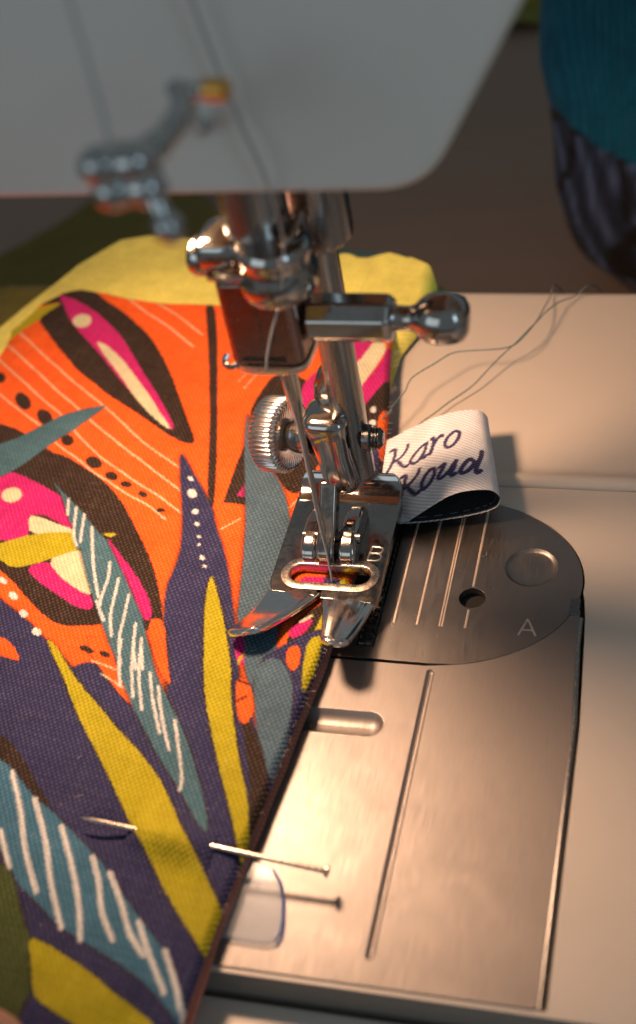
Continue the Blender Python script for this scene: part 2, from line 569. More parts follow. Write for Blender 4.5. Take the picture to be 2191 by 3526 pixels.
# print shapes on the cloth, (x, y) in mm on the cloth
LAYERS = [
 ('S','cream',[(-66.8,49.95),(-59.73,43.98),(-52.56,38.06),(-45.84,32.67),(-40.7,28.4),(-35.22,23.64),(-27.52,18.14)],0.2),
 ('S','cream',[(-67.83,46.68),(-60.07,40.35),(-53.83,35.04),(-48.95,31.1),(-45.06,27.74),(-39.62,23.42),(-32.89,18.49),(-25.63,13.01)],0.2),
 ('S','cream',[(-68.39,43.21),(-60.95,37.27),(-55.26,32.54),(-50.89,29.12),(-47.14,25.33),(-40.91,19.79),(-35.1,15.79),(-29.65,12.35),(-24.28,8.64)],0.2),
 ('S','cream',[(-64.78,34.63),(-58.69,29.98),(-53.54,26.42),(-49.36,22.48),(-44.53,19.16),(-40.16,15.92),(-34.58,12.46),(-30.06,9.87),(-26.17,7.12)],0.2),
 ('S','cream',[(-50.03,59.66),(-45.26,56.09),(-40.19,52.37),(-36.97,49.78),(-33.98,47.25)],0.2),
 ('S','cream',[(-43.41,58.06),(-40.25,55.9),(-37.08,53.51),(-33.15,50.13)],0.17),
 ('S','cream',[(-14.99,7.88),(-17.18,5.4)],0.14),
 ('S','cream',[(-21.01,41.07),(-22.37,37.15)],0.12),
 ('S','cream',[(-22.58,41.52),(-23.72,38.55)],0.1),
 ('S','cream',[(-7.37,13.92),(-8.68,11.04)],0.14),
 ('P','brown',[(-57.12,30.44),(-57.61,30.12),(-58.48,30.38),(-59.49,31.15),(-60.38,32.23),(-60.91,33.34),(-60.93,34.17),(-60.43,34.5),(-59.54,34.23),(-58.52,33.44),(-57.63,32.35),(-57.12,31.25)],0,1),
 ('P','brown',[(-51.82,26.95),(-52.26,26.55),(-53.05,26.69),(-54.01,27.31),(-54.86,28.27),(-55.4,29.3),(-55.45,30.13),(-55.02,30.53),(-54.21,30.39),(-53.24,29.75),(-52.39,28.79),(-51.87,27.76)],0,1),
 ('P','brown',[(-46.58,23.3),(-46.5,22.67),(-46.73,22.19),(-47.21,22.0),(-47.82,22.14),(-48.39,22.57),(-48.77,23.19),(-48.86,23.82),(-48.64,24.3),(-48.15,24.5),(-47.54,24.36),(-46.96,23.92)],0,1),
 ('P','brown',[(-39.9,17.85),(-40.05,17.32),(-40.59,17.09),(-41.37,17.22),(-42.18,17.68),(-42.81,18.35),(-43.08,19.05),(-42.93,19.58),(-42.38,19.81),(-41.6,19.68),(-40.78,19.21),(-40.16,18.54)],0,1),
 ('P','brown',[(-36.32,15.24),(-36.42,14.83),(-36.81,14.63),(-37.39,14.67),(-38.01,14.95),(-38.5,15.4),(-38.73,15.89),(-38.64,16.3),(-38.24,16.51),(-37.66,16.46),(-37.04,16.18),(-36.55,15.73)],0,1),
 ('P','brown',[(-33.66,13.98),(-33.7,13.66),(-34.0,13.44),(-34.48,13.38),(-35.01,13.5),(-35.44,13.76),(-35.67,14.1),(-35.63,14.42),(-35.32,14.64),(-34.84,14.7),(-34.32,14.58),(-33.88,14.32)],0,1),
 ('P','brown',[(-30.4,11.61),(-30.53,11.39),(-30.87,11.34),(-31.33,11.48),(-31.78,11.77),(-32.12,12.13),(-32.24,12.47),(-32.11,12.69),(-31.77,12.74),(-31.31,12.6),(-30.85,12.31),(-30.52,11.95)],0,1),
 ('P','brown',[(-26.7,8.88),(-26.73,8.63),(-26.95,8.44),(-27.31,8.35),(-27.71,8.39),(-28.05,8.55),(-28.23,8.77),(-28.2,9.02),(-27.98,9.21),(-27.61,9.3),(-27.21,9.26),(-26.88,9.1)],0,1),
 ('P','brown',[(-64.32,37.41),(-64.47,36.94),(-64.91,36.78),(-65.52,36.99),(-66.13,37.5),(-66.59,38.18),(-66.77,38.85),(-66.61,39.33),(-66.17,39.49),(-65.55,39.28),(-64.94,38.76),(-64.49,38.08)],0,1),
 ('P','yellow',[(-72.07,48.47),(-70.74,50.58),(-66.85,54.65),(-64.37,56.82),(-61.37,57.66),(-61.54,56.19),(-63.8,53.47),(-66.23,50.34),(-67.81,47.06),(-70.26,44.22)],0,2),
 ('P','brown',[(-64.22,53.13),(-63.17,55.15),(-61.55,56.98),(-61.37,57.66),(-64.79,56.93),(-66.13,56.57),(-64.82,58.92),(-62.66,61.07),(-59.71,62.14),(-56.38,61.13),(-53.25,58.49),(-49.47,55.92),(-45.55,52.71),(-41.9,49.04),(-38.9,45.06),(-35.65,40.11),(-32.69,34.86),(-29.85,29.8),(-26.89,24.72),(-26.95,23.39),(-29.0,23.95),(-32.49,26.02),(-37.16,29.48),(-41.33,32.13),(-44.78,34.4),(-48.66,37.69),(-52.47,40.58),(-55.87,44.08),(-59.38,47.69),(-61.95,50.6)],0,1),
 ('P','pink',[(-62.98,60.15),(-61.37,59.14),(-59.07,58.42),(-54.99,56.23),(-50.86,52.72),(-47.11,49.03),(-43.98,44.92),(-40.29,39.96),(-36.88,35.66),(-33.91,31.49),(-30.8,26.92),(-31.75,26.69),(-35.31,29.8),(-39.04,33.18),(-42.63,36.92),(-45.82,40.29),(-49.29,44.26),(-52.48,47.32),(-55.76,50.45),(-58.58,53.67),(-60.74,56.99)],0,1),
 ('P','cream',[(-51.45,47.87),(-49.2,46.98),(-46.2,44.35),(-42.96,40.88),(-39.65,37.02),(-36.92,33.74),(-34.58,30.53),(-31.25,26.63),(-32.49,27.02),(-36.03,30.0),(-40.01,34.1),(-43.46,38.37),(-47.38,42.78),(-50.37,46.32)],0,1),
 ('P','cream',[(-54.34,53.56),(-54.15,52.64),(-54.43,51.84),(-55.11,51.36),(-56.01,51.33),(-56.89,51.77),(-57.52,52.56),(-57.73,53.48),(-57.45,54.3),(-56.77,54.78),(-55.85,54.8),(-54.97,54.36)],0,1),
 ('P','brown',[(-35.09,58.72),(-33.34,58.46),(-30.53,50.45),(-27.52,39.39),(-23.54,25.55),(-21.75,19.11),(-19.08,8.19),(-21.18,11.66),(-24.77,25.49),(-28.88,39.35),(-31.97,49.37)],0,1),
 ('P','brown',[(-63.11,27.4),(-60.7,26.56),(-56.9,25.56),(-49.55,20.44),(-46.67,19.7),(-43.34,17.69),(-40.09,15.71),(-36.61,12.96),(-33.76,10.03),(-30.94,6.19),(-28.21,2.48),(-25.72,-1.13),(-23.46,-5.0),(-21.68,-8.78),(-19.97,-13.13),(-19.68,-14.62),(-20.91,-14.63),(-22.9,-13.56),(-25.6,-12.95),(-28.16,-12.84),(-29.43,-13.99),(-31.67,-14.02),(-34.2,-14.08),(-37.21,-12.95),(-40.95,-10.08),(-45.11,-6.4),(-50.01,-3.39)],0,1),
 ('P','pink',[(-57.25,13.63),(-55.69,14.59),(-54.22,15.76),(-51.88,14.81),(-48.7,13.28),(-45.88,11.75),(-43.49,10.44),(-41.29,7.91),(-39.19,4.75),(-40.29,4.43),(-42.87,5.57),(-45.52,6.81),(-47.35,6.69),(-47.65,6.26),(-45.94,2.76),(-47.12,1.49),(-49.36,0.93),(-52.26,1.91)],0,1),
 ('P','pink',[(-44.04,-3.88),(-41.41,-2.15),(-38.89,-4.03),(-36.78,-5.72),(-34.13,-7.33),(-31.94,-8.59),(-30.99,-11.07),(-33.45,-10.75),(-36.4,-9.04),(-39.37,-7.4),(-41.79,-5.76)],0,1),
 ('P','cream',[(-47.87,6.57),(-45.97,6.37),(-43.4,5.33),(-40.34,4.55),(-38.61,3.6),(-39.27,3.32),(-45.78,2.37)],0,1),
 ('P','cream',[(-41.27,-2.14),(-39.29,-0.65),(-36.68,0.39),(-35.41,-2.26),(-33.78,-5.11),(-32.08,-8.07),(-33.29,-8.06),(-35.78,-6.81),(-38.59,-4.83)],0,1),
 ('P','yellow',[(-51.29,-0.39),(-49.8,0.5),(-47.35,2.06),(-44.67,3.05),(-41.76,3.45),(-39.41,3.7),(-37.78,2.56),(-36.79,0.69),(-38.99,-0.63),(-41.41,-2.15),(-43.89,-3.49),(-46.01,-4.22),(-48.47,-2.7),(-50.48,-2.27)],0,1),
 ('P','yellow',[(-34.85,3.63),(-32.46,3.8),(-33.1,2.9),(-34.22,3.13)],0,1),
 ('P','pink',[(-33.89,3.04),(-31.32,0.33),(-28.2,-2.81),(-25.44,-5.89),(-22.82,-9.58),(-22.11,-12.02),(-22.73,-12.42),(-24.39,-10.77),(-26.52,-7.78),(-28.99,-4.72),(-31.25,-1.56),(-32.73,0.99)],0,1),
 ('P','cream',[(-50.56,11.11),(-50.33,10.28),(-50.56,9.51),(-51.2,9.02),(-52.07,8.93),(-52.94,9.27),(-53.58,9.94),(-53.82,10.77),(-53.59,11.55),(-52.95,12.05),(-52.07,12.14),(-51.19,11.79)],0,1),
 ('P','teal',[(-60.29,20.78),(-58.79,22.0),(-56.16,23.74),(-53.21,26.43),(-50.56,29.13),(-47.79,30.68),(-44.3,31.63),(-44.1,31.07),(-45.56,29.12),(-47.15,26.25),(-49.37,23.39),(-51.39,20.12),(-53.38,16.91),(-55.6,14.37),(-56.98,12.99)],0.2,1),
 ('P','navy',[(-49.61,-6.9),(-45.38,-10.08),(-42.3,-11.97),(-39.45,-13.84),(-36.19,-16.44),(-33.96,-18.26),(-30.56,-21.5),(-28.76,-20.15),(-26.72,-20.34),(-23.34,-23.47),(-20.45,-26.36),(-18.04,-27.94),(-16.34,-26.48),(-15.97,-22.72),(-19.97,-12.09),(-20.73,-5.41),(-20.59,-1.46),(-20.18,1.72),(-13.67,-4.4),(-10.98,-10.46),(-10.2,-14.42),(-7.11,-21.07),(-3.7,-26.93),(0.75,-35.01),(5.68,-46.9),(8.98,-60.29),(11.27,-78.84),(-16.66,-83.55)],0.25,1),
 ('P','navy',[(-28.07,21.14),(-27.32,20.52),(-25.09,17.22),(-22.62,14.02),(-21.04,11.67),(-19.48,9.36),(-18.3,6.29),(-16.59,3.33),(-14.62,-0.64),(-13.21,-4.16),(-11.97,-7.6),(-10.15,-12.23),(-7.66,-19.82),(-6.33,-24.64),(-15.53,-25.61),(-17.34,-20.05),(-19.37,-14.76),(-20.95,-9.77),(-21.77,-6.3),(-21.7,-3.4),(-21.71,0.3),(-22.8,4.8),(-23.99,8.66),(-26.13,14.64),(-28.06,20.48)],0.3,1),
 ('P','orange',[(-43.31,-16.69),(-40.98,-17.3),(-37.67,-20.82),(-39.66,-20.5),(-41.98,-19.84)],0.1,1),
 ('P','orange',[(-30.8,-15.94),(-26.94,-15.99),(-23.85,-19.67),(-19.66,-26.53),(-21.79,-25.2),(-26.58,-20.72),(-28.67,-18.56)],0.25,1),
 ('P','brown',[(-25.64,-18.82),(-25.74,-19.04),(-26.06,-19.13),(-26.51,-19.07),(-26.96,-18.87),(-27.3,-18.58),(-27.43,-18.28),(-27.32,-18.06),(-27.0,-17.97),(-26.56,-18.03),(-26.1,-18.23),(-25.77,-18.52)],0,1),
 ('P','brown',[(-28.14,-18.39),(-28.29,-18.6),(-28.73,-18.66),(-29.33,-18.55),(-29.95,-18.3),(-30.41,-17.97),(-30.59,-17.66),(-30.45,-17.45),(-30.01,-17.39),(-29.4,-17.5),(-28.78,-17.75),(-28.32,-18.08)],0,1),
 ('S','cream',[(-27.87,-19.87),(-24.25,-20.88)],0.15),
 ('S','cream',[(-25.87,-21.81),(-21.98,-23.71)],0.15),
 ('S','cream',[(-27.01,-15.79),(-24.53,-18.16)],0.15),
 ('P','orange',[(-22.67,-11.92),(-20.19,-11.9),(-17.81,-18.69),(-15.85,-22.9),(-17.78,-21.01),(-20.11,-17.74)],0.3,1),
 ('P','white',[(-24.35,15.43),(-24.44,15.29),(-24.66,15.28),(-24.93,15.39),(-25.2,15.6),(-25.39,15.85),(-25.44,16.08),(-25.35,16.22),(-25.13,16.24),(-24.85,16.12),(-24.59,15.91),(-24.4,15.66)],0,1),
 ('P','white',[(-22.92,12.24),(-23.07,11.91),(-23.4,11.8),(-23.83,11.93),(-24.22,12.28),(-24.49,12.74),(-24.56,13.2),(-24.4,13.53),(-24.07,13.64),(-23.64,13.51),(-23.24,13.16),(-22.98,12.69)],0,1),
 ('P','white',[(-21.57,8.54),(-21.68,8.32),(-21.91,8.25),(-22.19,8.34),(-22.46,8.57),(-22.64,8.88),(-22.68,9.18),(-22.58,9.4),(-22.35,9.47),(-22.06,9.38),(-21.79,9.15),(-21.61,8.84)],0,1),
 ('P','white',[(-20.58,5.95),(-20.67,5.82),(-20.85,5.79),(-21.08,5.87),(-21.31,6.05),(-21.46,6.27),(-21.5,6.47),(-21.42,6.61),(-21.23,6.64),(-21.0,6.55),(-20.77,6.38),(-20.62,6.16)],0,1),
 ('P','white',[(-19.63,3.59),(-19.7,3.48),(-19.83,3.45),(-20.0,3.5),(-20.16,3.63),(-20.27,3.8),(-20.3,3.96),(-20.23,4.07),(-20.1,4.1),(-19.93,4.04),(-19.77,3.91),(-19.66,3.74)],0,1),
 ('P','white',[(-19.33,2.1),(-19.37,2.02),(-19.47,2.0),(-19.59,2.04),(-19.71,2.13),(-19.79,2.25),(-19.8,2.37),(-19.76,2.45),(-19.66,2.48),(-19.54,2.44),(-19.42,2.34),(-19.35,2.22)],0,1),
 ('P','white',[(-17.89,-0.45),(-17.98,-0.59),(-18.17,-0.63),(-18.41,-0.55),(-18.64,-0.37),(-18.79,-0.14),(-18.83,0.07),(-18.74,0.22),(-18.55,0.25),(-18.31,0.17),(-18.08,-0.01),(-17.93,-0.23)],0,1),
 ('P','white',[(-17.22,-1.89),(-17.28,-1.98),(-17.41,-2.0),(-17.57,-1.94),(-17.73,-1.82),(-17.84,-1.67),(-17.86,-1.54),(-17.8,-1.45),(-17.67,-1.43),(-17.51,-1.49),(-17.35,-1.61),(-17.25,-1.75)],0,1),
 ('P','white',[(-45.72,-7.1),(-45.85,-7.26),(-46.13,-7.27),(-46.5,-7.13),(-46.84,-6.86),(-47.08,-6.55),(-47.15,-6.28),(-47.02,-6.12),(-46.74,-6.11),(-46.37,-6.26),(-46.02,-6.53),(-45.79,-6.83)],0,1),
 ('P','white',[(-43.01,-9.64),(-43.16,-9.85),(-43.49,-9.87),(-43.91,-9.71),(-44.31,-9.4),(-44.59,-9.03),(-44.66,-8.69),(-44.51,-8.48),(-44.17,-8.46),(-43.75,-8.62),(-43.35,-8.93),(-43.08,-9.3)],0,1),
 ('P','white',[(-40.16,-12.82),(-40.31,-13.06),(-40.61,-13.12),(-41.0,-12.99),(-41.35,-12.7),(-41.59,-12.33),(-41.64,-11.97),(-41.5,-11.74),(-41.19,-11.67),(-40.8,-11.81),(-40.44,-12.1),(-40.21,-12.47)],0,1),
 ('P','white',[(-36.94,-15.87),(-37.1,-16.1),(-37.42,-16.15),(-37.83,-16.01),(-38.2,-15.71),(-38.46,-15.34),(-38.51,-14.99),(-38.36,-14.76),(-38.03,-14.71),(-37.62,-14.86),(-37.25,-15.16),(-37.0,-15.53)],0,1),
 ('P','teal',[(-46.69,14.04),(-44.33,11.85),(-41.58,9.53),(-38.89,7.25),(-35.98,4.26),(-33.84,2.46),(-31.63,-0.45),(-28.95,-3.98),(-26.13,-8.1),(-24.12,-10.74),(-21.99,-14.67),(-19.09,-20.22),(-16.7,-23.56),(-14.93,-25.85),(-11.94,-29.74),(-8.33,-35.92),(-6.06,-40.29),(-4.55,-43.99),(-6.76,-41.97),(-9.09,-39.04),(-11.73,-36.04),(-13.95,-33.74),(-17.51,-29.46),(-19.69,-26.82),(-22.71,-22.6),(-24.92,-18.94),(-26.25,-17.08),(-28.86,-13.25),(-30.64,-10.61),(-32.73,-7.22),(-34.88,-3.71),(-37.08,0.67),(-37.76,0.23),(-39.09,3.64),(-41.44,6.68),(-43.41,10.24)],0.25,1),
 ('S','white',[(-42.65,10.29),(-41.59,7.07)],0.32),
 ('S','white',[(-40.83,8.75),(-39.38,3.62),(-37.95,0.99)],0.32),
 ('S','white',[(-39.11,7.44),(-38.2,3.71),(-37.64,1.79)],0.32),
 ('S','white',[(-37.0,4.98),(-35.06,0.05),(-33.19,-4.32),(-31.11,-8.52)],0.32),
 ('S','white',[(-31.69,-1.97),(-30.96,-4.88),(-30.69,-8.49),(-30.21,-10.22)],0.32),
 ('S','white',[(-29.41,-4.76),(-28.65,-9.03),(-27.99,-12.13),(-26.69,-15.44)],0.32),
 ('S','white',[(-26.79,-7.8),(-26.18,-11.27),(-25.5,-15.67),(-23.83,-20.14)],0.32),
 ('S','white',[(-24.12,-12.82),(-23.07,-16.78),(-21.56,-20.47)],0.32),
 ('S','white',[(-31.14,-9.24),(-28.7,-12.89)],0.32),
 ('S','white',[(-22.44,-15.38),(-20.65,-20.38)],0.32),
 ('S','white',[(-25.17,-15.82),(-24.17,-19.7),(-22.72,-23.41)],0.3),
 ('S','white',[(-23.41,-15.66),(-22.18,-20.29),(-20.41,-25.06)],0.3),
 ('S','white',[(-22.14,-16.34),(-20.87,-21.31),(-18.6,-26.72)],0.3),
 ('S','white',[(-19.44,-20.79),(-17.82,-24.79),(-15.22,-29.97)],0.3),
 ('S','white',[(-17.65,-22.89),(-15.7,-27.5),(-13.29,-32.21)],0.3),
 ('S','white',[(-13.89,-27.85),(-12.33,-31.41),(-10.46,-35.99),(-10.15,-37.95)],0.3),
 ('P','yellow',[(-16.14,-3.14),(-15.04,-5.03),(-13.05,-9.08),(-10.86,-13.97),(-8.86,-19.21),(-8.02,-22.67),(-5.7,-28.76),(-3.45,-34.23),(-1.44,-38.11),(0.01,-43.46),(1.25,-47.59),(0.2,-47.73),(-0.93,-44.61),(-3.0,-40.18),(-5.45,-35.58),(-8.26,-29.92),(-10.81,-24.5),(-12.47,-19.57),(-13.98,-14.26),(-15.31,-9.28),(-16.12,-5.12)],0.3,1),
 ('P','brown',[(-6.81,-23.27),(-2.96,-28.62),(-1.39,-31.22),(0.25,-34.73),(0.73,-38.27),(1.12,-42.95),(0.81,-45.44),(-0.63,-40.35),(-2.21,-34.69),(-4.27,-29.81)],0,1),
 ('P','yellow',[(-35.93,-16.42),(-34.1,-17.47),(-31.17,-20.78),(-28.02,-23.95),(-24.36,-26.96),(-20.28,-30.52),(-16.98,-32.98),(-13.57,-36.02),(-10.65,-39.65),(-8.01,-43.48),(-5.83,-45.99),(-4.07,-48.18),(-2.26,-50.59),(-0.38,-52.93),(0.09,-54.55),(-0.33,-58.6),(-1.48,-57.81),(-3.48,-55.61),(-5.78,-53.38),(-8.34,-50.53),(-11.17,-46.99),(-13.82,-44.21),(-16.37,-41.0),(-19.02,-37.67),(-22.18,-33.92),(-25.34,-30.36),(-28.45,-26.27),(-31.23,-22.35),(-33.68,-19.44)],0.25,1),
 ('P','brown',[(-38.26,-31.77),(-35.96,-32.61),(-33.4,-34.12),(-30.36,-36.94),(-27.71,-39.71),(-25.05,-42.22),(-26.13,-42.19),(-29.19,-39.89),(-32.03,-37.48),(-36.5,-35.9)],0,1),
 ('P','teal2',[(-37.41,-35.29),(-34.39,-36.36),(-31.89,-37.81),(-28.09,-41.1),(-25.02,-42.71),(-22.19,-44.62),(-18.65,-47.02),(-15.49,-49.38),(-12.87,-52.02),(-9.71,-54.78),(-6.66,-57.45),(-3.97,-60.07),(-2.02,-62.96),(-0.34,-66.79),(-1.14,-66.66),(-3.37,-64.45),(-6.08,-62.51),(-9.3,-60.84),(-13.12,-59.2),(-15.96,-58.21),(-18.59,-57.16),(-21.32,-55.22),(-23.62,-53.77),(-25.58,-52.53),(-27.24,-50.61),(-29.36,-48.39),(-32.16,-47.48)],0.2,1),
 ('S','white',[(-31.91,-38.16),(-28.66,-43.48),(-25.99,-48.59),(-22.77,-53.35)],0.5),
 ('S','white',[(-27.67,-41.38),(-24.18,-46.79),(-21.32,-52.26),(-18.09,-57.37)],0.5),
 ('S','white',[(-22.9,-44.71),(-19.72,-49.63),(-17.11,-54.35),(-15.47,-58.42)],0.5),
 ('S','white',[(-17.66,-48.13),(-15.83,-51.23),(-14.13,-54.82),(-11.8,-57.9)],0.5),
 ('S','white',[(-14.88,-49.9),(-12.49,-53.14),(-10.12,-56.82),(-7.69,-59.25)],0.5),
 ('S','white',[(-9.53,-55.33),(-7.35,-58.65),(-4.09,-63.0)],0.5),
 ('S','white',[(-30.24,-46.28),(-27.12,-50.91)],0.5),
 ('S','white',[(-5.43,-58.38),(-3.08,-62.06),(-1.19,-65.66)],0.5),
 ('P','olive',[(-31.26,-49.58),(-28.49,-50.47),(-27.0,-51.2),(-25.23,-53.38),(-23.32,-56.66),(-21.26,-58.95),(-19.84,-61.82),(-18.88,-64.92),(-19.36,-67.11),(-18.68,-70.1),(-21.4,-72.54)],0.3,1),
 ('P','yellow',[(-21.67,-58.78),(-19.09,-59.49),(-15.86,-60.69),(-12.61,-62.13),(-9.26,-64.03),(-6.18,-65.39),(-3.01,-67.19),(-10.2,-68.8),(-12.37,-67.89),(-15.1,-66.99),(-17.71,-65.81),(-18.7,-64.9),(-20.02,-61.84)],0.2,1),
 ('P','brown',[(-18.23,40.92),(-15.07,41.02),(-7.8,35.34),(-5.23,23.84),(-7.65,14.13),(-9.36,14.02),(-11.4,16.35),(-16.24,22.41),(-19.99,30.69),(-19.66,35.35)],0,1),
 ('P','brown',[(-20.17,31.6),(-18.68,23.59),(-18.78,18.42),(-18.37,10.83),(-15.03,10.69),(-15.53,15.28)],0,0),
 ('P','pink',[(-16.19,16.06),(-16.71,12.55),(-15.16,12.24)],0,0),
 ('P','teal3',[(-20.32,31.36),(-18.95,28.01),(-16.24,22.41),(-13.37,18.31),(-11.4,16.35),(-9.83,13.59),(-8.48,10.48),(-6.62,4.06),(-5.56,-1.39),(-5.05,-5.61),(-4.58,-11.73),(-3.33,-18.66),(-2.79,-22.75),(-3.63,-24.36),(-5.91,-21.53),(-8.48,-15.4),(-10.29,-11.23),(-11.34,-5.43),(-12.74,1.73),(-13.98,7.37),(-16.26,15.23),(-18.68,23.59)],0.4,1),
 ('P','pink',[(-10.76,41.95),(-11.94,40.39),(-13.02,37.51),(-12.56,33.6),(-11.74,30.9),(-10.64,31.17),(-10.37,33.68),(-8.97,36.01),(-9.0,42.01)],0,1),
 ('P','cream',[(-11.57,30.75),(-10.08,32.41),(-9.61,35.99),(-10.44,33.04),(-11.13,31.41)],0,1),
 ('P','brown',[(-12.46,18.8),(-9.42,20.74),(-7.04,18.52),(-8.31,17.0),(-9.97,14.61),(-11.07,16.55)],0,1),
 ('P','pink',[(-9.34,48.58),(-4.37,50.47),(-3.52,47.32),(-4.72,43.5),(-5.88,42.78),(-8.14,45.12)],0,1),
 ('P','cream',[(-3.89,46.96),(-3.28,49.43),(-1.25,48.07),(-1.13,46.34),(-1.53,43.93),(-3.14,39.02),(-3.85,36.21),(-5.88,42.78),(-4.79,43.84)],0,1),
 ('P','pink',[(-0.96,47.73),(0.26,47.07),(1.49,41.66),(-0.51,37.63),(-1.99,33.38),(-2.31,30.84),(-3.85,36.21),(-3.14,39.02),(-1.25,43.6)],0,1),
 ('P','brown',[(1.43,42.0),(2.13,39.36),(2.38,33.56),(0.82,31.92),(0.99,27.89),(3.92,19.15),(2.99,14.84),(0.16,18.93),(-2.24,30.53),(-2.02,33.54),(-0.51,37.63)],0,1),
 ('P','orange',[(2.17,33.55),(2.75,26.76),(2.86,22.0),(1.94,23.12),(1.4,27.91),(1.04,31.3)],0,1),
 ('P','white',[(0.05,32.52),(0.07,32.11),(-0.03,31.8),(-0.24,31.68),(-0.49,31.78),(-0.72,32.07),(-0.86,32.48),(-0.88,32.89),(-0.77,33.19),(-0.57,33.31),(-0.32,33.21),(-0.09,32.92)],0,1),
 ('P','white',[(0.64,29.48),(0.64,29.11),(0.5,28.83),(0.25,28.72),(-0.04,28.81),(-0.29,29.06),(-0.43,29.43),(-0.44,29.8),(-0.29,30.08),(-0.05,30.19),(0.24,30.1),(0.49,29.84)],0,1),
 ('P','navy',[(1.13,23.08),(1.99,24.91),(2.93,19.09),(2.68,17.36),(1.9,17.31)],0,1),
 ('P','pink',[(-4.28,-2.59),(-3.66,-1.1),(-0.82,-0.74),(-0.43,-3.41),(-3.31,-3.93),(-4.08,-3.43)],0,0),
 ('P','navy',[(-0.82,-0.74),(1.12,-0.73),(1.75,-1.68),(1.31,-3.55),(-0.45,-3.56)],0,0),
 ('P','yellow',[(1.54,-0.69),(2.44,-0.91),(2.62,-1.75),(2.73,-3.71),(1.52,-3.53),(1.57,-1.83)],0,0),
 ('P','brown',[(-2.8,-9.77),(-0.88,-6.98),(0.87,-4.89),(1.58,-7.25),(1.62,-11.48),(0.83,-14.31),(0.56,-17.7),(0.23,-19.27),(-1.61,-19.02),(-2.9,-16.02),(-2.79,-12.81)],0,1),
 ('P','pink',[(-3.21,-11.1),(-0.44,-8.85),(-0.35,-10.03),(-0.81,-11.94),(-2.47,-13.36)],0,1),
 ('P','cream',[(-2.26,-9.72),(-0.63,-8.04),(-0.47,-8.74),(-1.97,-10.17)],0,1),
 ('P','yellow',[(0.93,-6.82),(1.39,-9.64),(1.96,-13.75),(1.5,-17.16),(0.92,-19.21),(0.45,-18.37),(0.3,-14.36),(0.44,-9.48)],0.1,1),
 ('P','orange',[(-2.4,-14.39),(-0.74,-13.77),(-0.59,-15.12),(-0.75,-16.71),(-1.58,-17.69),(-2.25,-15.73)],0,1),
 ('P','pink',[(-9.81,-13.46),(-8.66,-13.59),(-7.81,-16.04),(-7.45,-18.04),(-8.33,-18.13),(-9.36,-15.73)],0,1),
 ('P','yellow',[(-8.58,-17.25),(-7.87,-15.82),(-7.81,-16.72),(-8.27,-18.34)],0,0),
 ('P','orange',[(-7.95,-20.02),(-5.96,-20.77),(-4.02,-25.17),(-4.67,-27.57),(-5.84,-26.8),(-7.21,-22.94)],0.25,1),
 ('S','brown',[(-7.01,-24.21),(-5.77,-23.17)],0.35),
 ('S','brown',[(-7.56,-20.55),(-5.66,-21.3)],0.3),
 ('P','navy',[(-6.2,-17.56),(-2.51,-13.71),(1.94,-10.12),(4.14,-13.08),(3.83,-25.05),(4.13,-37.22),(1.07,-36.28),(-2.67,-28.59)],0,1),
 ('P','teal3',[(-5.8,-17.91),(-3.46,-16.14),(-0.83,-19.31),(0.18,-22.18),(1.06,-28.18),(1.11,-35.29),(0.25,-34.73),(-1.39,-31.22),(-3.14,-27.93),(-5.12,-21.62)],0.2,1),
 ('P','orange',[(-2.53,-14.88),(-0.9,-13.95),(-0.08,-17.35),(-0.62,-18.92),(-1.88,-17.52)],0.2,1),
 ('P','yellow',[(-0.11,-12.69),(1.77,-12.12),(2.0,-17.14),(1.53,-20.94),(1.21,-21.71),(0.39,-18.06)],0.15,1),
]

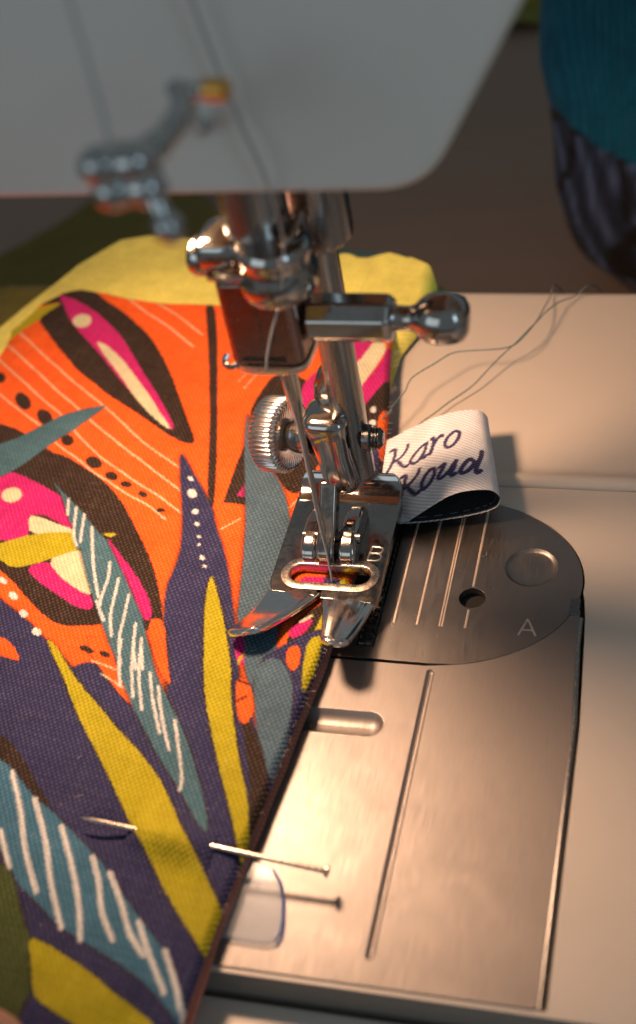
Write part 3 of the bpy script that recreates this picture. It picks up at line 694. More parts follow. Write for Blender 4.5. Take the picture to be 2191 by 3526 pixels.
# lettering strokes on the label, (along, across) in mm on the ribbon, half width
LETTERS = [
 ([(2.49,5.68),(2.98,5.77),(3.23,5.43),(3.02,4.17),(2.53,2.94),(2.11,2.2),(1.71,1.67)], 0.18),
 ([(5.2,5.3),(4.96,4.46),(4.14,3.6),(3.34,3.27),(2.68,3.33)], 0.16),
 ([(3.34,3.33),(3.83,2.29),(4.46,1.18),(5.03,1.22)], 0.17),
 ([(8.01,3.79),(7.17,3.52),(6.0,2.55),(5.43,1.69),(5.82,0.91),(6.68,1.07),(7.56,2.3)], 0.16),
 ([(8.07,3.83),(7.64,2.37),(7.22,1.4),(7.45,1.03),(7.85,1.34)], 0.17),
 ([(8.79,4.08),(9.08,4.11),(9.01,3.04),(8.66,1.93),(8.38,1.21)], 0.20),
 ([(8.81,2.28),(9.53,3.55),(10.31,4.2),(10.46,3.92)], 0.17),
 ([(11.96,4.06),(11.07,3.23),(10.64,2.01),(11.03,1.21),(11.91,1.52),(12.65,2.64),(12.91,3.69),(12.52,4.22),(11.96,4.06)], 0.17),
 ([(3.89,-0.69),(4.42,-0.6),(4.58,-0.99),(4.32,-2.08),(3.9,-3.19),(3.79,-3.74)], 0.20),
 ([(6.69,-0.75),(6.32,-1.62),(5.45,-2.43),(4.66,-2.76),(3.94,-3.11)], 0.18),
 ([(4.66,-2.7),(5.27,-4.12),(5.81,-4.86),(6.44,-4.79)], 0.21),
 ([(8.16,-1.92),(7.19,-2.95),(6.81,-4.04),(7.09,-4.8),(8.05,-4.26),(8.79,-2.96),(8.75,-2.09),(8.16,-1.92)], 0.21),
 ([(9.65,-2.31),(10.33,-1.92),(10.06,-2.58),(9.46,-3.54),(9.23,-4.15),(9.63,-4.47),(10.63,-3.83),(11.8,-2.2)], 0.20),
 ([(11.98,-1.93),(11.55,-3.21),(11.06,-4.21),(11.21,-4.71),(11.7,-4.47)], 0.22),
 ([(14.42,-2.64),(13.91,-2.1),(12.98,-3.1),(12.43,-4.22),(12.69,-4.74),(13.66,-4.24),(14.61,-2.77)], 0.22),
 ([(15.75,-0.6),(15.43,-1.88),(14.79,-3.6),(14.51,-4.56),(14.71,-5.03),(15.18,-4.56)], 0.22),
]


# ---------------------------------------------------------------- table
mt, nt, _, L_, p_ = new_mat('dark_brown_table_top')
n_ = N(nt, 'ShaderNodeTexNoise', Scale=1.0, Detail=8.0, Roughness=0.6)
L_.new(coords(nt, (0.25, 2.5, 1)), n_.inputs['Vector'])
mx_ = N(nt, 'ShaderNodeMix', data_type='RGBA')
mx_.inputs['A'].default_value = (0.20, 0.135, 0.095, 1)
mx_.inputs['B'].default_value = (0.27, 0.185, 0.135, 1)
L_.new(n_.outputs['Fac'], mx_.inputs['Factor'])
L_.new(mx_.outputs['Result'], p_.inputs['Base Color'])
p_.inputs['Roughness'].default_value = 0.45
TZ = -60.0
tb = MB().box(-700, 700, -450, 900, TZ - 30, TZ).build('table_top', mt, None, bevel=2)
tb['kind'] = 'structure'

# ---------------------------------------------------------------- sewing machine
sm = tag(empty('sewing_machine'), 'cream sewing machine with chrome needle bar, presser foot and steel stitch plates', 'sewing machine')

# bed -------------------------------------------------------------
bedz = -0.18
XR = 34.6
bed = MB()
bed.box(-160, 230, -57.9, 70.0, TZ + 0.4, bedz - 1.6)          # body
bed_o = bed.build('bed', cream_bed, sm, bevel=1.2, seg=4)
# top skin around the plates, with a real opening for them
outer = [(-160, -57.9), (230, -57.9), (230, 21.0), (-160, 21.0)]
arc = [(14.2 + 19.6 * math.cos(t), 2.4 + 15.6 * math.sin(t)) for t in np.linspace(math.radians(-4), math.radians(90), 26)]
hole = [(-26.0, -57.2), (35.35, -57.2), (35.35, -21.0), (34.7, -8.0), (34.4, -3.0), (34.0, 0.4)] + [(x + .02, y + .02) for x, y in arc] + [(-26.0, 18.25)]
flat_holes('bed_top', outer, [hole], bedz - 1.6 + 0.02, bedz, cream_bed, bed_o, bevel=0.25)
MB().box(-26.2, 34.9, -57.4, 18.4, bedz - 1.59, bedz - 1.2).build('plate_well', dark_void, bed_o)
# rear half of the bed with its raised rib
rear = [(21.25, bedz - 1.58), (21.25, bedz - 0.2), (21.6, bedz + 0.7), (22.3, bedz + 1.05), (23.2, bedz + 0.9), (24.0, bedz + 0.25), (25.5, bedz), (67.6, bedz - 0.1), (69.0, bedz - 0.5), (69.8, bedz - 1.4), (69.8, bedz - 1.58)]
MB().prism(rear, -160, 230, 'x').build('rear_bed_cover', cream_bed, bed_o, sharp=50)
# front: bevel, crease and the lower front shelf
fr = [(-57.95, bedz - 0.1), (-58.05, bedz - 0.3), (-58.3, bedz - 2.0), (-58.45, bedz - 3.2), (-58.2, bedz - 4.6), (-57.95, bedz - 4.8)]
MB().prism(fr, -160, 230, 'x').build('front_trim', grey_trim, bed_o, sharp=12)
fs = [(-58.8, bedz - 8), (-58.8, bedz - 4.35), (-59.05, bedz - 3.95), (-59.7, bedz - 3.8), (-118, bedz - 4.0), (-121, bedz - 6), (-121, TZ + 0.4), (-58.8, TZ + 0.4)]
MB().prism(fs, -160, 230, 'x').build('front_shelf', cream_bed, bed_o, sharp=40)

# needle plate ----------------------------------------------------
PZ = 0.0
arc_in = [(14.2 + 19.4 * math.cos(t), 2.4 + 15.4 * math.sin(t)) for t in np.linspace(math.radians(-76), math.radians(90), 44)]
np_out = [(-24.0, -12.6), (8.0, -12.6), (15.0, -12.7)] + arc_in + [(-24.0, 17.8)]
circ = lambda cx, cy, r, n=28: [(cx + r * math.cos(2 * math.pi * k / n), cy + r * math.sin(2 * math.pi * k / n)) for k in range(n)]
rect = lambda x0, x1, y0, y1: [(x0, y0), (x1, y0), (x1, y1), (x0, y1)]
dog_slots = [rect(5.35, 7.75, -10.6, 14.6), rect(-7.75, -5.35, -10.6, 14.6), rect(2.7, 4.1, -10.6, -5), rect(-4.1, -2.7, -10.6, -5)]
npl = flat_holes('needle_plate', np_out, [circ(19.35, -1.0, 1.78), circ(26.5, 5.25, 3.55, 40), stadium(0, 0, 2.6, 0.8)] + dog_slots, -1.1, PZ, plate_steel, sm, bevel=0.12)
dish([(3.62, -0.02), (3.45, -0.12), (3.3, -0.3), (2.9, -0.38), (1.5, -0.40), (0.02, -0.40)], 26.5, 5.25, 0, n=24).build('round_dimple', plate_steel, npl, sharp=60)
for gx in (9.6, 12.75, 15.75, 16.1, 19.2):
    spans = [(-6.4, 15.6)] if gx != 19.2 else [(-6.4, -3.1), (1.0, 15.7)]
    for y0, y1 in spans:
        w = 0.16 if gx in (15.75, 16.1) else 0.23
        MB().add([(gx - w, y0, -.05), (gx + w, y0, -.05), (gx + w, y1, -.05), (gx - w, y1, -.05), (gx - w * .5, y0 + .1, .09), (gx + w * .5, y0 + .1, .09), (gx + w * .5, y1 - .1, .09), (gx - w * .5, y1 - .1, .09)],
                 [(0, 1, 5, 4), (1, 2, 6, 5), (2, 3, 7, 6), (3, 0, 4, 7), (4, 5, 6, 7)]).build('guide_line', scribed, npl, sharp=20)


def stroke_mesh(strokes, z, w, name, mat, parent, h=0.05):
    """Raised letter strokes joined into one character."""
    mb = MB()
    for i, st in enumerate(strokes):
        mb.tube([(x, y, z) for x, y in st], w, 8)
    o = mb.build(name, mat, parent, sharp=60)
    for v in o.data.vertices:
        v.co.z = z * S + max(-0.002, (v.co.z - z * S) * h / w)
    return o


stroke_mesh([[(26.2, -6.95), (27.15, -4.05)], [(27.15, -4.05), (28.45, -6.9)], [(26.62, -5.98), (27.95, -5.95)]], 0.012, 0.15, 'letter_mark', edge_steel, npl)
MB().box(32.35, 33.6, -2.9, 0.0, -0.6, 0.22).build('retaining_tab', dark_steel, npl, bevel=0.15)

# feed dogs -------------------------------------------------------
for x0, x1, y0, y1 in ((5.5, 7.6, -10.4, 14.4), (-7.6, -5.5, -10.4, 14.4), (2.85, 3.95, -10.4, -5.2), (-3.95, -2.85, -10.4, -5.2)):
    fd = MB().box(x0, x1, y0, y1, -1.1, -0.04).build('feed_dog', dark_steel, sm)
    tooth = MB()
    step = 1.22
    n = int((y1 - y0) / step)
    cols_ = (x0 + (x1 - x0) * .27, x0 + (x1 - x0) * .73) if x1 - x0 > 1.5 else ((x0 + x1) / 2,)
    base_me = None
    for k in range(n):
        yy = y0 + .35 + k * step
        for cxx in cols_:
            if base_me is None:
                t = MB().add([(-.4, -.42, 0), (.4, -.42, 0), (.4, .42, 0), (-.4, .42, 0), (-.36, -.3, .42), (.36, -.3, .42), (.36, .12, .5), (-.36, .12, .5)],
                             [(0, 1, 5, 4), (1, 2, 6, 5), (2, 3, 7, 6), (3, 0, 4, 7), (4, 5, 6, 7)]).build('tooth', dark_steel, fd, sharp=20)
                base_me = t.data
            else:
                t = bpy.data.objects.new('tooth', base_me)
                C.objects.link(t)
                t.parent = fd
            t.location = (cxx * S, yy * S, -0.06 * S)

# slide plate -----------------------------------------------------
sl_arc = [(14.2 + 19.47 * math.cos(t), 2.4 + 15.47 * math.sin(t)) for t in np.linspace(math.radians(-76), math.radians(-14), 20)]
sl_out = [(-24.0, -57.3)] + [(33.9, -57.3), (34.45, -56.8)] + [(34.45, -21.0), (33.75, -8.0), (33.7, -2.0)] + sl_arc[::-1] + [(15.0, -13.15), (-24.0, -13.0)]
slp = flat_holes('slide_plate', sl_out, [stadium(15.93, -34.0, 19.8, 0.5, math.pi / 2), stadium(5.0, -23.1, 4.6, 1.95)], -1.1, PZ + 0.02, slide_steel, sm, bevel=0.12)
dish([(0.56, 0.035), (0.47, 0.0), (0.36, -0.2), (0.18, -0.3), (0.02, -0.32)], 15.93, -34.0, 19.8, math.pi / 2).build('sight_groove', slide_steel, slp, sharp=80)
dish([(2.12, 0.03), (1.98, 0.06), (1.80, -0.05), (1.5, -0.5), (1.0, -0.85), (0.5, -1.0), (0.02, -1.04)], 5.0, -23.1, 4.6).build('finger_recess', slide_steel, slp, sharp=80)
MB().tube([(34.6, -57.2, -.25), (34.62, -20, -.25), (33.95, -8, -.25), (33.9, -3.2, -.25)], 0.3, 8).build('edge_wire', steel_bar, slp)
# clear window tab
mw, nt, _, L_, p_ = new_mat('clear_plastic')
tr = N(nt, 'ShaderNodeBsdfTransparent')
tr.inputs['Color'].default_value = (0.90, 0.93, 0.97, 1)
mxs = N(nt, 'ShaderNodeMixShader')
mxs.inputs['Fac'].default_value = 0.22
p_.inputs['Base Color'].default_value = (0.72, 0.74, 0.78, 1)
p_.inputs['Roughness'].default_value = 0.12
L_.new(tr.outputs[0], mxs.inputs[1])
L_.new(p_.outputs[0], mxs.inputs[2])
L_.new(mxs.outputs[0], nt.nodes['Material Output'].inputs['Surface'])
mb_, nt, _, L_, p_ = new_mat('blue_tinted_plastic_edge')
tr = N(nt, 'ShaderNodeBsdfTransparent')
tr.inputs['Color'].default_value = (0.50, 0.60, 0.92, 1)
mxs = N(nt, 'ShaderNodeMixShader')
mxs.inputs['Fac'].default_value = 0.35
p_.inputs['Base Color'].default_value = (0.25, 0.33, 0.62, 1)
p_.inputs['Roughness'].default_value = 0.15
L_.new(tr.outputs[0], mxs.inputs[1])
L_.new(p_.outputs[0], mxs.inputs[2])
L_.new(mxs.outputs[0], nt.nodes['Material Output'].inputs['Surface'])
wp = [(-8, -44.4), (0.8, -44.5), (2.8, -45.1), (4.1, -46.6), (4.9, -48.6), (5.45, -51.0), (5.65, -52.8), (5.3, -53.9), (4.4, -54.3), (-8, -54.2)]
win = MB().prism(wp, 0.06, 0.9).build('clear_window_tab', mw, slp, bevel=0.25)
MB().tube([(x + .03, y, .5) for x, y in wp[2:8]], 0.17, 8).build('blue_rim', mb_, win)

# presser foot ----------------------------------------------------
FZ0, FZ = 2.3, 3.9
pf_out = [(-7.6, -3.6), (-7.0, -5.4), (-0.75, -5.9), (-0.55, -4.0), (-0.2, -4.0), (-0.05, -6.2), (7.2, -6.6), (7.65, -5.6), (7.65, 13.0), (-7.65, 13.0)]
pf = flat_holes('presser_foot', pf_out, [stadium(0.45, -1.9, 4.0, 1.62)], FZ0, FZ, chrome_dull, sm, bevel=0.35)
# bevelled rim round the needle slot
dish([(1.55, FZ - .9), (1.58, FZ - .05), (1.66, FZ + .10), (1.85, FZ + .16), (2.35, FZ + .10), (2.8, FZ + .01)], 0.45, -1.9, 4.0, n=20).build('slot_rim', rim_steel, pf, sharp=60)


def toe(root, tip, wr, wt, name, tw):
    """A ski-shaped toe: rounded plate, swept up and narrowed to a round nose."""
    rings = []
    n = 22
    for i in range(n + 1):
        t = i / n
        c = Vector(root).lerp(Vector(tip), t)
        w = wr + (wt - wr) * (t ** 0.85)
        if t > 0.86:
            w *= math.sqrt(max(0.02, 1 - ((t - 0.86) / 0.145) ** 2))
        z = root[2] + (tip[2] - root[2]) * t ** 1.55
        th = 1.45 + .1 * t
        if t > 0.9:
            th *= math.sqrt(max(0.05, 1 - ((t - 0.9) / 0.105) ** 2))
        ring = []
        for k in range(20):
            a = 2 * math.pi * k / 20
            ca, sa = math.cos(a), math.sin(a)
            x = math.copysign(abs(ca) ** 0.35, ca) * w / 2
            zz = math.copysign(abs(sa) ** 0.6, sa) * th / 2
            q = tw * t ** 1.2
            ring.append((c.x + x * math.cos(q) - zz * math.sin(q), c.y + .0, z - .75 + x * math.sin(q) + zz * math.cos(q)))
        rings.append(ring)
    return MB().loft(rings).build(name, toe_steel, pf, sharp=70)


toe((-3.95, -5.1, FZ), (-8.1, -15.7, 7.2), 7.6, 5.0, 'toe', 0.34)
toe((3.75, -5.9, FZ), (4.5, -16.4, 7.4), 7.4, 3.4, 'toe', -0.12)
bk = []
for (y, z) in ((11.8, FZ - .05), (13.2, FZ + .25), (14.4, FZ + .9), (15.3, FZ + 1.9), (15.7, FZ + 2.9)):
    bk.append((y, z))
fl = []
for i, (y, z) in enumerate(bk):
    wv = 7.55 - (0.0 if i < 3 else (0.25 if i == 3 else 1.1))
    dz, dy = (-1.2, 0.35)
    fl.append([(-wv, y, z), (wv, y, z), (wv, y + dy, z + dz), (-wv, y + dy, z + dz)])
MB().loft(fl).build('curled_heel', chrome, pf, bevel=0.45, seg=4)


def lug(x0, x1, name, mat, ys, zs):
    pr = []
    for k in range(13):
        t = math.pi * k / 12
        pr.append((ys[0] + (ys[1] - ys[0]) * (0.5 - 0.5 * math.cos(math.pi - t)), zs[0] + (zs[1] - zs[0]) * math.sin(t) ** 0.7))
    return MB().prism(pr, x0, x1, 'x').build(name, mat, pf, bevel=0.8, seg=5)


lug(-4.2, -1.75, 'hinge_lug', chrome, (-0.1, 9.6), (FZ - .3, 7.0))
lug(1.05, 3.6, 'hinge_lug', chrome, (-0.1, 10.2), (FZ - .3, 7.2))
MB().lathe([(0.8, -4.0), (0.8, 4.0)], (0, 3.2, 6.0), (1, 0, 0), 16).build('hinge_pin', dark_steel, pf)
stroke_mesh([[(5.0, 1.1), (5.2, 3.7)], [(5.2, 3.7), (6.2, 3.72), (6.75, 3.5), (6.85, 3.1), (6.6, 2.65), (6.1, 2.5), (5.1, 2.48)], [(6.1, 2.5), (6.6, 2.35), (6.85, 1.9), (6.75, 1.4), (6.2, 1.1), (5.0, 1.1)]], FZ + .01, 0.16, 'letter_mark', edge_steel, pf, h=0.12)

# shank between hinge and bar
sh = [(-0.9, 4.6), (-0.2, 3.9), (1.0, 3.7), (2.2, 4.6), (4.2, 6.9), (7.2, 10.2), (8.6, 12.2), (6.6, 13.2), (4.6, 11.0), (2.2, 8.4), (0.2, 7.2), (-0.7, 6.2)]
ankle = MB().prism([(y, z) for y, z in sh], -1.55, 0.9, 'x').build('foot_shank', chrome_dull, sm, bevel=0.6, seg=4)
# clamp body in front of the presser bar
def rounded(cx, cy, rx, ry, z, e=0.5, n=28):
    out = []
    for k in range(n):
        a = 2 * math.pi * k / n
        out.append((cx + math.copysign(abs(math.cos(a)) ** e, math.cos(a)) * rx, cy + math.copysign(abs(math.sin(a)) ** e, math.sin(a)) * ry, z))
    return out


MB().loft([rounded(1.2, 9.0, .6, .6, 10.2), rounded(1.3, 8.9, 1.7, 1.9, 10.6), rounded(1.3, 8.8, 2.3, 2.5, 11.6), rounded(1.2, 8.9, 2.4, 2.7, 13), rounded(0.8, 9.0, 2.4, 2.8, 17),
           rounded(0.5, 9.2, 2.7, 2.9, 20), rounded(0.3, 9.4, 3.0, 3.1, 22.2), rounded(0.3, 9.5, 2.8, 2.8, 23.0), rounded(0.3, 9.6, 1.8, 1.8, 23.4)]).build('clamp_body', chrome, ankle, sharp=80)
MB().loft([rounded(1.2, 12.6, 3.3, 1.0, 16), rounded(1.2, 12.8, 3.4, 1.0, 21), rounded(1.3, 13.0, 3.2, .9, 25), rounded(1.6, 13.2, 2.4, .8, 27.5), rounded(1.9, 13.3, 1.2, .5, 28.6)]).build('clamp_back_plate', chrome_dull, ankle, sharp=80)

# thumb screw
ts_o = (0, 10.2, 18.0)
ts_a = Vector((0.965, -0.23, 0.12)).normalized()
ts_h = (-0.3, 8.9, 18.7)
ts_r = Vector((1, 0, 0)).rotation_difference(ts_a).to_matrix()
ts = MB()
ts.lathe([(1.7, -5.6), (2.0, -5.3), (2.3, -4.2), (2.4, -1.6)], ts_h, ts_a, 32)
ts_ = ts.build('thumb_screw', chrome, sm)
kn = []
nk = 96
prof = [(4.55, -9.3), (5.05, -9.1), (5.3, -8.7), (5.3, -5.9), (5.05, -5.45), (4.4, -5.2), (2.2, -5.6), (1.9, -5.7)]
rings = []
for r, h in prof:
    ring = []
    for k in range(384):
        a = 2 * math.pi * k / 384
        rr = r - ((0.16 - 0.16 * math.cos(48 * a)) if r > 5 else 0)
        ring.append(tuple(Vector(ts_h) + ts_r @ Vector((h, rr * math.cos(a), rr * math.sin(a)))))
    rings.append(ring)
MB().loft(rings).build('knurled_head', knurl_steel, ts_, sharp=75)
sc = [(1.25, 4.5)]
for k in range(6):
    sc += [(1.5, 4.5 + k * .42 + .12), (1.5, 4.5 + k * .42 + .2), (1.25, 4.5 + k * .42 + .36)]
sc += [(0.9, 7.3)]
MB().lathe([(1.8, 4.6), (1.8, 5.5), (1.6, 5.7)], ts_o, (1, 0, 0), 24).build('screw_collar', dark_steel, ts_)
MB().lathe(sc, ts_o, (1, 0, 0), 24).build('screw_thread', dark_steel, ts_, sharp=20)

# bars ------------------------------------------------------------
MB().lathe([(2.0, 10.8), (2.3, 11.2), (2.3, 80)], (2.75, 11.0, 0), (0, 0, 1), 40).build('presser_bar', steel_bar, sm)
MB().lathe([(2.4, 49.6), (4.2, 49.0), (4.5, 49.3), (4.6, 50.0), (4.6, 80)], (2.75, 11.0, 0), (0, 0, 1), 48).build('presser_bar_bushing', steel_bar, sm)
nb = MB().lathe([(3.2, 48.0), (3.75, 48.4), (3.75, 80)], (0, 0, 0), (0, 0, 1), 48).build('needle_bar', steel_bar, sm)

# needle clamp ----------------------------------------------------
nc_poly = [(-5.2, -3.4), (-4.6, -4.1), (2.9, -4.1), (3.6, -3.4), (3.8, 2.6), (2.6, 3.9), (-4.0, 3.9), (-5.2, 2.9)]
nc = MB().prism(nc_poly, 41.3, 52.6).build('needle_clamp', clamp_steel, sm, bevel=0.8, seg=4)
MB().box(-0.9, -0.7, -4.16, -4.05, 42.8, 51.6).build('face_slit', dark_steel, nc)
MB().box(-3.6, 1.6, -4.2, -4.05, 41.95, 42.6).build('lower_slit', dark_void, nc, bevel=0.03)
MB().loft([rounded(-0.6, -0.5, 4.4, 4.0, 40.3), rounded(-0.6, -0.5, 4.6, 4.2, 40.55), rounded(-0.6, -0.5, 4.5, 4.1, 41.25)]).build('bottom_thread_plate', edge_steel, nc, sharp=60)
MB().tube(crom([(-4.2, -3.6, 41.2), (-5.5, -4.0, 41.0), (-6.2, -3.6, 41.4), (-5.9, -2.9, 42.0)], 6), 0.38, 10).build('thread_hook', chrome, nc)
# stepped collar above the clamp
col = [(4.2, 51.4), (4.5, 52.0), (4.55, 54.2), (4.2, 54.8), (4.1, 56.2), (4.35, 56.7), (4.3, 57.3), (3.8, 57.9)]
MB().lathe(col, (-0.1, 0.2, 0), (0.04, -0.05, 1), 56).build('clamp_collar', chrome, nc, sharp=50)
MB().loft([rounded(-4.0, -1.2, 2.4, 2.8, 54.2), rounded(-4.1, -1.2, 2.7, 3.0, 54.6), rounded(-4.1, -1.2, 2.7, 3.0, 57.0), rounded(-3.9, -1.0, 2.2, 2.6, 57.8)]).build('side_ear', chrome, nc, sharp=60)
MB().loft([[(3.2, -4.2, 51.9), (4.8, -2.0, 51.9), (4.6, 3.4, 51.9), (3.0, 3.4, 51.9)], [(3.2, -4.3, 55.1), (4.9, -2.0, 56.1), (4.6, 3.4, 57.5), (3.0, 3.4, 57.5)]]).build('side_cheek', chrome_dull, nc, bevel=0.5)
MB().lathe([(1.5, 0), (2.1, .15), (2.35, .6), (2.35, 1.7), (2.1, 2.1), (1.2, 2.2)], (-7.7, -1.5, 54.9), (1, -0.12, 0), 36).build('ear_screw', chrome, nc, sharp=50)
MB().lathe([(0.8, 0), (0.8, 3.2)], (-7.2, -1.5, 54.9), (1, -0.12, 0), 16).build('ear_screw_stem', dark_steel, nc)
MB().tube(crom([(-5.4, -3.6, 53.3), (-3.4, -5.0, 54.2), (0, -5.4, 54.6), (2.6, -4.8, 56.0), (4.4, -3.0, 58.0), (5.0, 0, 59.2)], 8), 0.5, 10).build('thread_guide_wire', chrome, nc)
# clamp screw
cs_o = (0, 0, 45.3)
hexr = []
for h, r in ((4.0, 2.9), (13.3, 2.9), (13.9, 2.45)):
    hexr.append([(h, 2 * 0 + r * math.cos(a) * .98, 45.3 + r * math.sin(a)) for a in [math.radians(22.5 + 45 * k) for k in range(8)]])
cs = MB().loft(hexr).build('clamp_screw', chrome, nc, bevel=0.3, seg=3)
prof = [(1.9, 13.6), (1.45, 14.2), (1.4, 15.6), (1.6, 16.3), (2.2, 16.9), (2.75, 17.7), (3.02, 18.7), (3.05, 19.8), (2.9, 20.9), (2.5, 21.8), (1.7, 22.3), (0.6, 22.45)]
MB().lathe(prof, cs_o, (1, 0, 0), 48).build('ball_knob', chrome, nc, sharp=60)

# needle ----------------------------------------------------------
ndl = MB().lathe([(0.12, 4.6), (0.3, 5.8), (0.36, 7.6), (0.39, 9.5), (0.40, 25.0), (0.55, 27.5), (0.98, 30.5), (1.02, 31.5), (1.02, 39.0)], (0, 0, 2.4), (0, 0, 1), 28).build('needle', needle_steel, sm, sharp=60)
MB().tube([(0, -.47, 10.8), (0, -.47, 11.6)], 0.16, 8).build('needle_eye', dark_void, ndl)

# head ------------------------------------------------------------
def fillet(p, r, n=8):
    out = []
    m = len(p)
    for i in range(m):
        a, b, c = Vector(p[i - 1]), Vector(p[i]), Vector(p[(i + 1) % m])
        rr = r[i] if isinstance(r, (list, tuple)) else r
        u, v = (a - b).normalized(), (c - b).normalized()
        ang = u.angle(v)
        if rr <= 0:
            out.append(tuple(b))
            continue
        d = min(rr / math.tan(ang / 2), (a - b).length * .45, (c - b).length * .45)
        s0, s1 = b + u * d, b + v * d
        for k in range(n + 1):
            t = k / n
            q = s0 * (1 - t) ** 2 + b * 2 * t * (1 - t) + s1 * t * t
            out.append(tuple(q))
    return out


head_poly = fillet([(-70, 70.2), (22.6, 70.6), (42.5, 106), (200, 118), (200, 175), (-70, 175)], [3, 8, 12, 4, 4, 4], 10)
hd = MB().prism(head_poly, -15.0, -11.5, 'y').build('head_cover', white_head, sm, bevel=1.1, seg=4, sharp=40)
hb = MB()
hb.prism([(-70, 176), (-70, 71.2), (-66, 71.2), (-66, 172), (200, 172), (200, 176)], -11.4, 58, 'y')
hb.prism([(19.4, 73.8), (21.4, 73.2), (40, 106.5), (199, 119.0), (199, 122), (38, 110)], -11.4, 58, 'y')
hb.prism([(-66, 73), (19.0, 73), (38.4, 108), (199, 120), (199, 172), (-66, 172)], 54, 57.8, 'y')
hb.build('head_shell', white_head, hd, sharp=40)
# bars pass up into a dark casting
MB().prism([(-15, 75), (18, 75), (34, 108), (34, 168), (-15, 168)], -8, 50, 'y').build('inner_casting', grey_casting, hd)
# pillar at the right end of the bed
pil = fillet([(136, -38), (226, -38), (226, 58), (136, 58)], 14, 8)
MB().prism(pil, bedz - 0.3, 130).build('pillar', white_head, sm, sharp=50)
# machine lamp ----------------------------------------------------
lampm, nt, _, L_, p_ = new_mat('lamp_glass')
p_.inputs['Emission Color'].default_value = (1.0, 0.62, 0.32, 1)
p_.inputs['Emission Strength'].default_value = 40.0
lb = MB().lathe([(0.5, 0), (2.6, 1.0), (3.6, 3.0), (3.6, 6.0), (2.4, 9.0), (2.2, 14)], (-22, 2, 70.5), (-0.2, 0, 1), 24).build('lamp_bulb', lampm, sm)
lb.visible_shadow = True
spot = bpy.data.lights.new('lamp_light', 'SPOT')
spot.energy = 4500
spot.color = (1.0, 0.60, 0.36)
spot.shadow_soft_size = 0.75
spot.spot_size = math.radians(128)
spot.spot_blend = 0.55
so = bpy.data.objects.new('lamp_light', spot)
C.objects.link(so)
so.location = Vector((-22, 2, 69)) * S
so.rotation_euler = (Vector((-10, 8, 0)) - Vector((-22, 2, 69))).to_track_quat('-Z', 'Y').to_euler()

# needle threader lever in front of the head ------------------------
th = empty('needle_threader')
th.parent = sm
MB().tube(crom([(5.6, -26.0, 87.6), (6.5, -27.6, 86.8), (6.3, -29.4, 86.2), (5.4, -31.4, 85.6), (4.0, -33.4, 85.4), (2.4, -35.0, 85.6)], 6), [0.9] * 6 + [1.1] * 12 + [1.3] * 13, 12).build('lever_arm', grey_guide, th)
MB().tube(crom([(5.2, -26.2, 87.4), (6.8, -25.9, 87.2), (8.4, -26.0, 87.2)], 5), 0.75, 12).build('hook_arm', grey_guide, th)
MB().lathe([(0.6, 0), (0.95, .2), (0.95, 2.0), (0.6, 2.2)], (8.0, -26.0, 87.3), (1, -.15, 0), 20).build('brass_tip', brass, th)
for z0, dx in ((85.9, 0.2), (83.6, 0.7)):
    MB().lathe([(0.25, -.5), (0.8, -.3), (1.25, .1), (1.55, .7), (1.65, 1.4), (1.45, 2.0), (1.2, 2.6), (1.45, 3.2), (1.65, 3.8), (1.55, 4.5), (1.25, 5.1), (0.8, 5.5), (0.25, 5.7)], (0.2 + dx, -35.2, z0), (1, .22, -.05), 28).build('roller', grey_guide, th, sharp=50)
MB().loft([rounded(3.6, -33.6, 2.2, 1.0, 82.8), rounded(3.6, -33.6, 2.4, 1.1, 83.2), rounded(3.6, -33.6, 2.4, 1.1, 86.4), rounded(3.6, -33.6, 1.9, .8, 86.8)]).build('roller_bracket', grey_guide, th, sharp=60)
MB().lathe([(0.6, 0), (0.8, .3), (0.8, 1.8), (1.2, 2.3), (1.3, 3.0), (1.1, 3.7), (0.6, 4.2), (.2, 4.35)], (5.6, -35.4, 83.5), (.35, -.25, -1), 20).build('lower_stud', grey_guide, th)
MB().tube([(6.4, -26.0, 87.2), (4.2, -20.5, 82.0), (2.2, -14.6, 77.2)], 0.6, 12).build('mounting_post', grey_guide, th)

# ---------------------------------------------------------------- printed cloth
def edge_x(y):
    return np.interp(y, [-75, -66, -58, -43, -24, -15, 0, 16, 26, 40, 50, 64], [-1.6, -1.4, -1.1, -0.1, 1.6, 2.3, 2.9, 3.1, 2.7, 1.2, 0.0, -1.2])


def back_y(x):
    return np.interp(x, [-130, -75, -70, -67, -65, -62, -59, -54, -50, -41, -33, -28, 5], [20, 43, 48.5, 53.5, 58.5, 61.2, 62.2, 61.6, 60.2, 59.2, 58.8, 58.5, 52.0])


def cloth_z(x, y):
    z = 3.75 + 0.45 * wav(x, y, 38, 3) + 0.22 * wav(x, y, 13, 4)
    # pressed flat under the foot
    z -= 1.35 * np.exp(-((x - 0) / 9.5) ** 4 - ((y - 3) / 13.0) ** 4)
    # small rucks where the pin runs under the cloth
    u = (x + 14.5) / 11.0
    yy = y + 44.3 + 0.127 * (x + 14.5)
    z += 2.0 * np.exp(-(yy / 2.6) ** 2) * np.clip(np.sin(np.clip(u, 0, 1) * math.pi), 0, 1) ** 0.6
    z -= 0.5 * np.exp(-(yy / 2.0) ** 2) * (np.exp(-((x + 18.0) / 2.5) ** 2) + np.exp(-((x + 0.8) / 2.2) ** 2))
    # lifts a little toward the far side
    z += 1.3 * np.clip((y - 34) / 26, 0, 1) ** 2
    return z


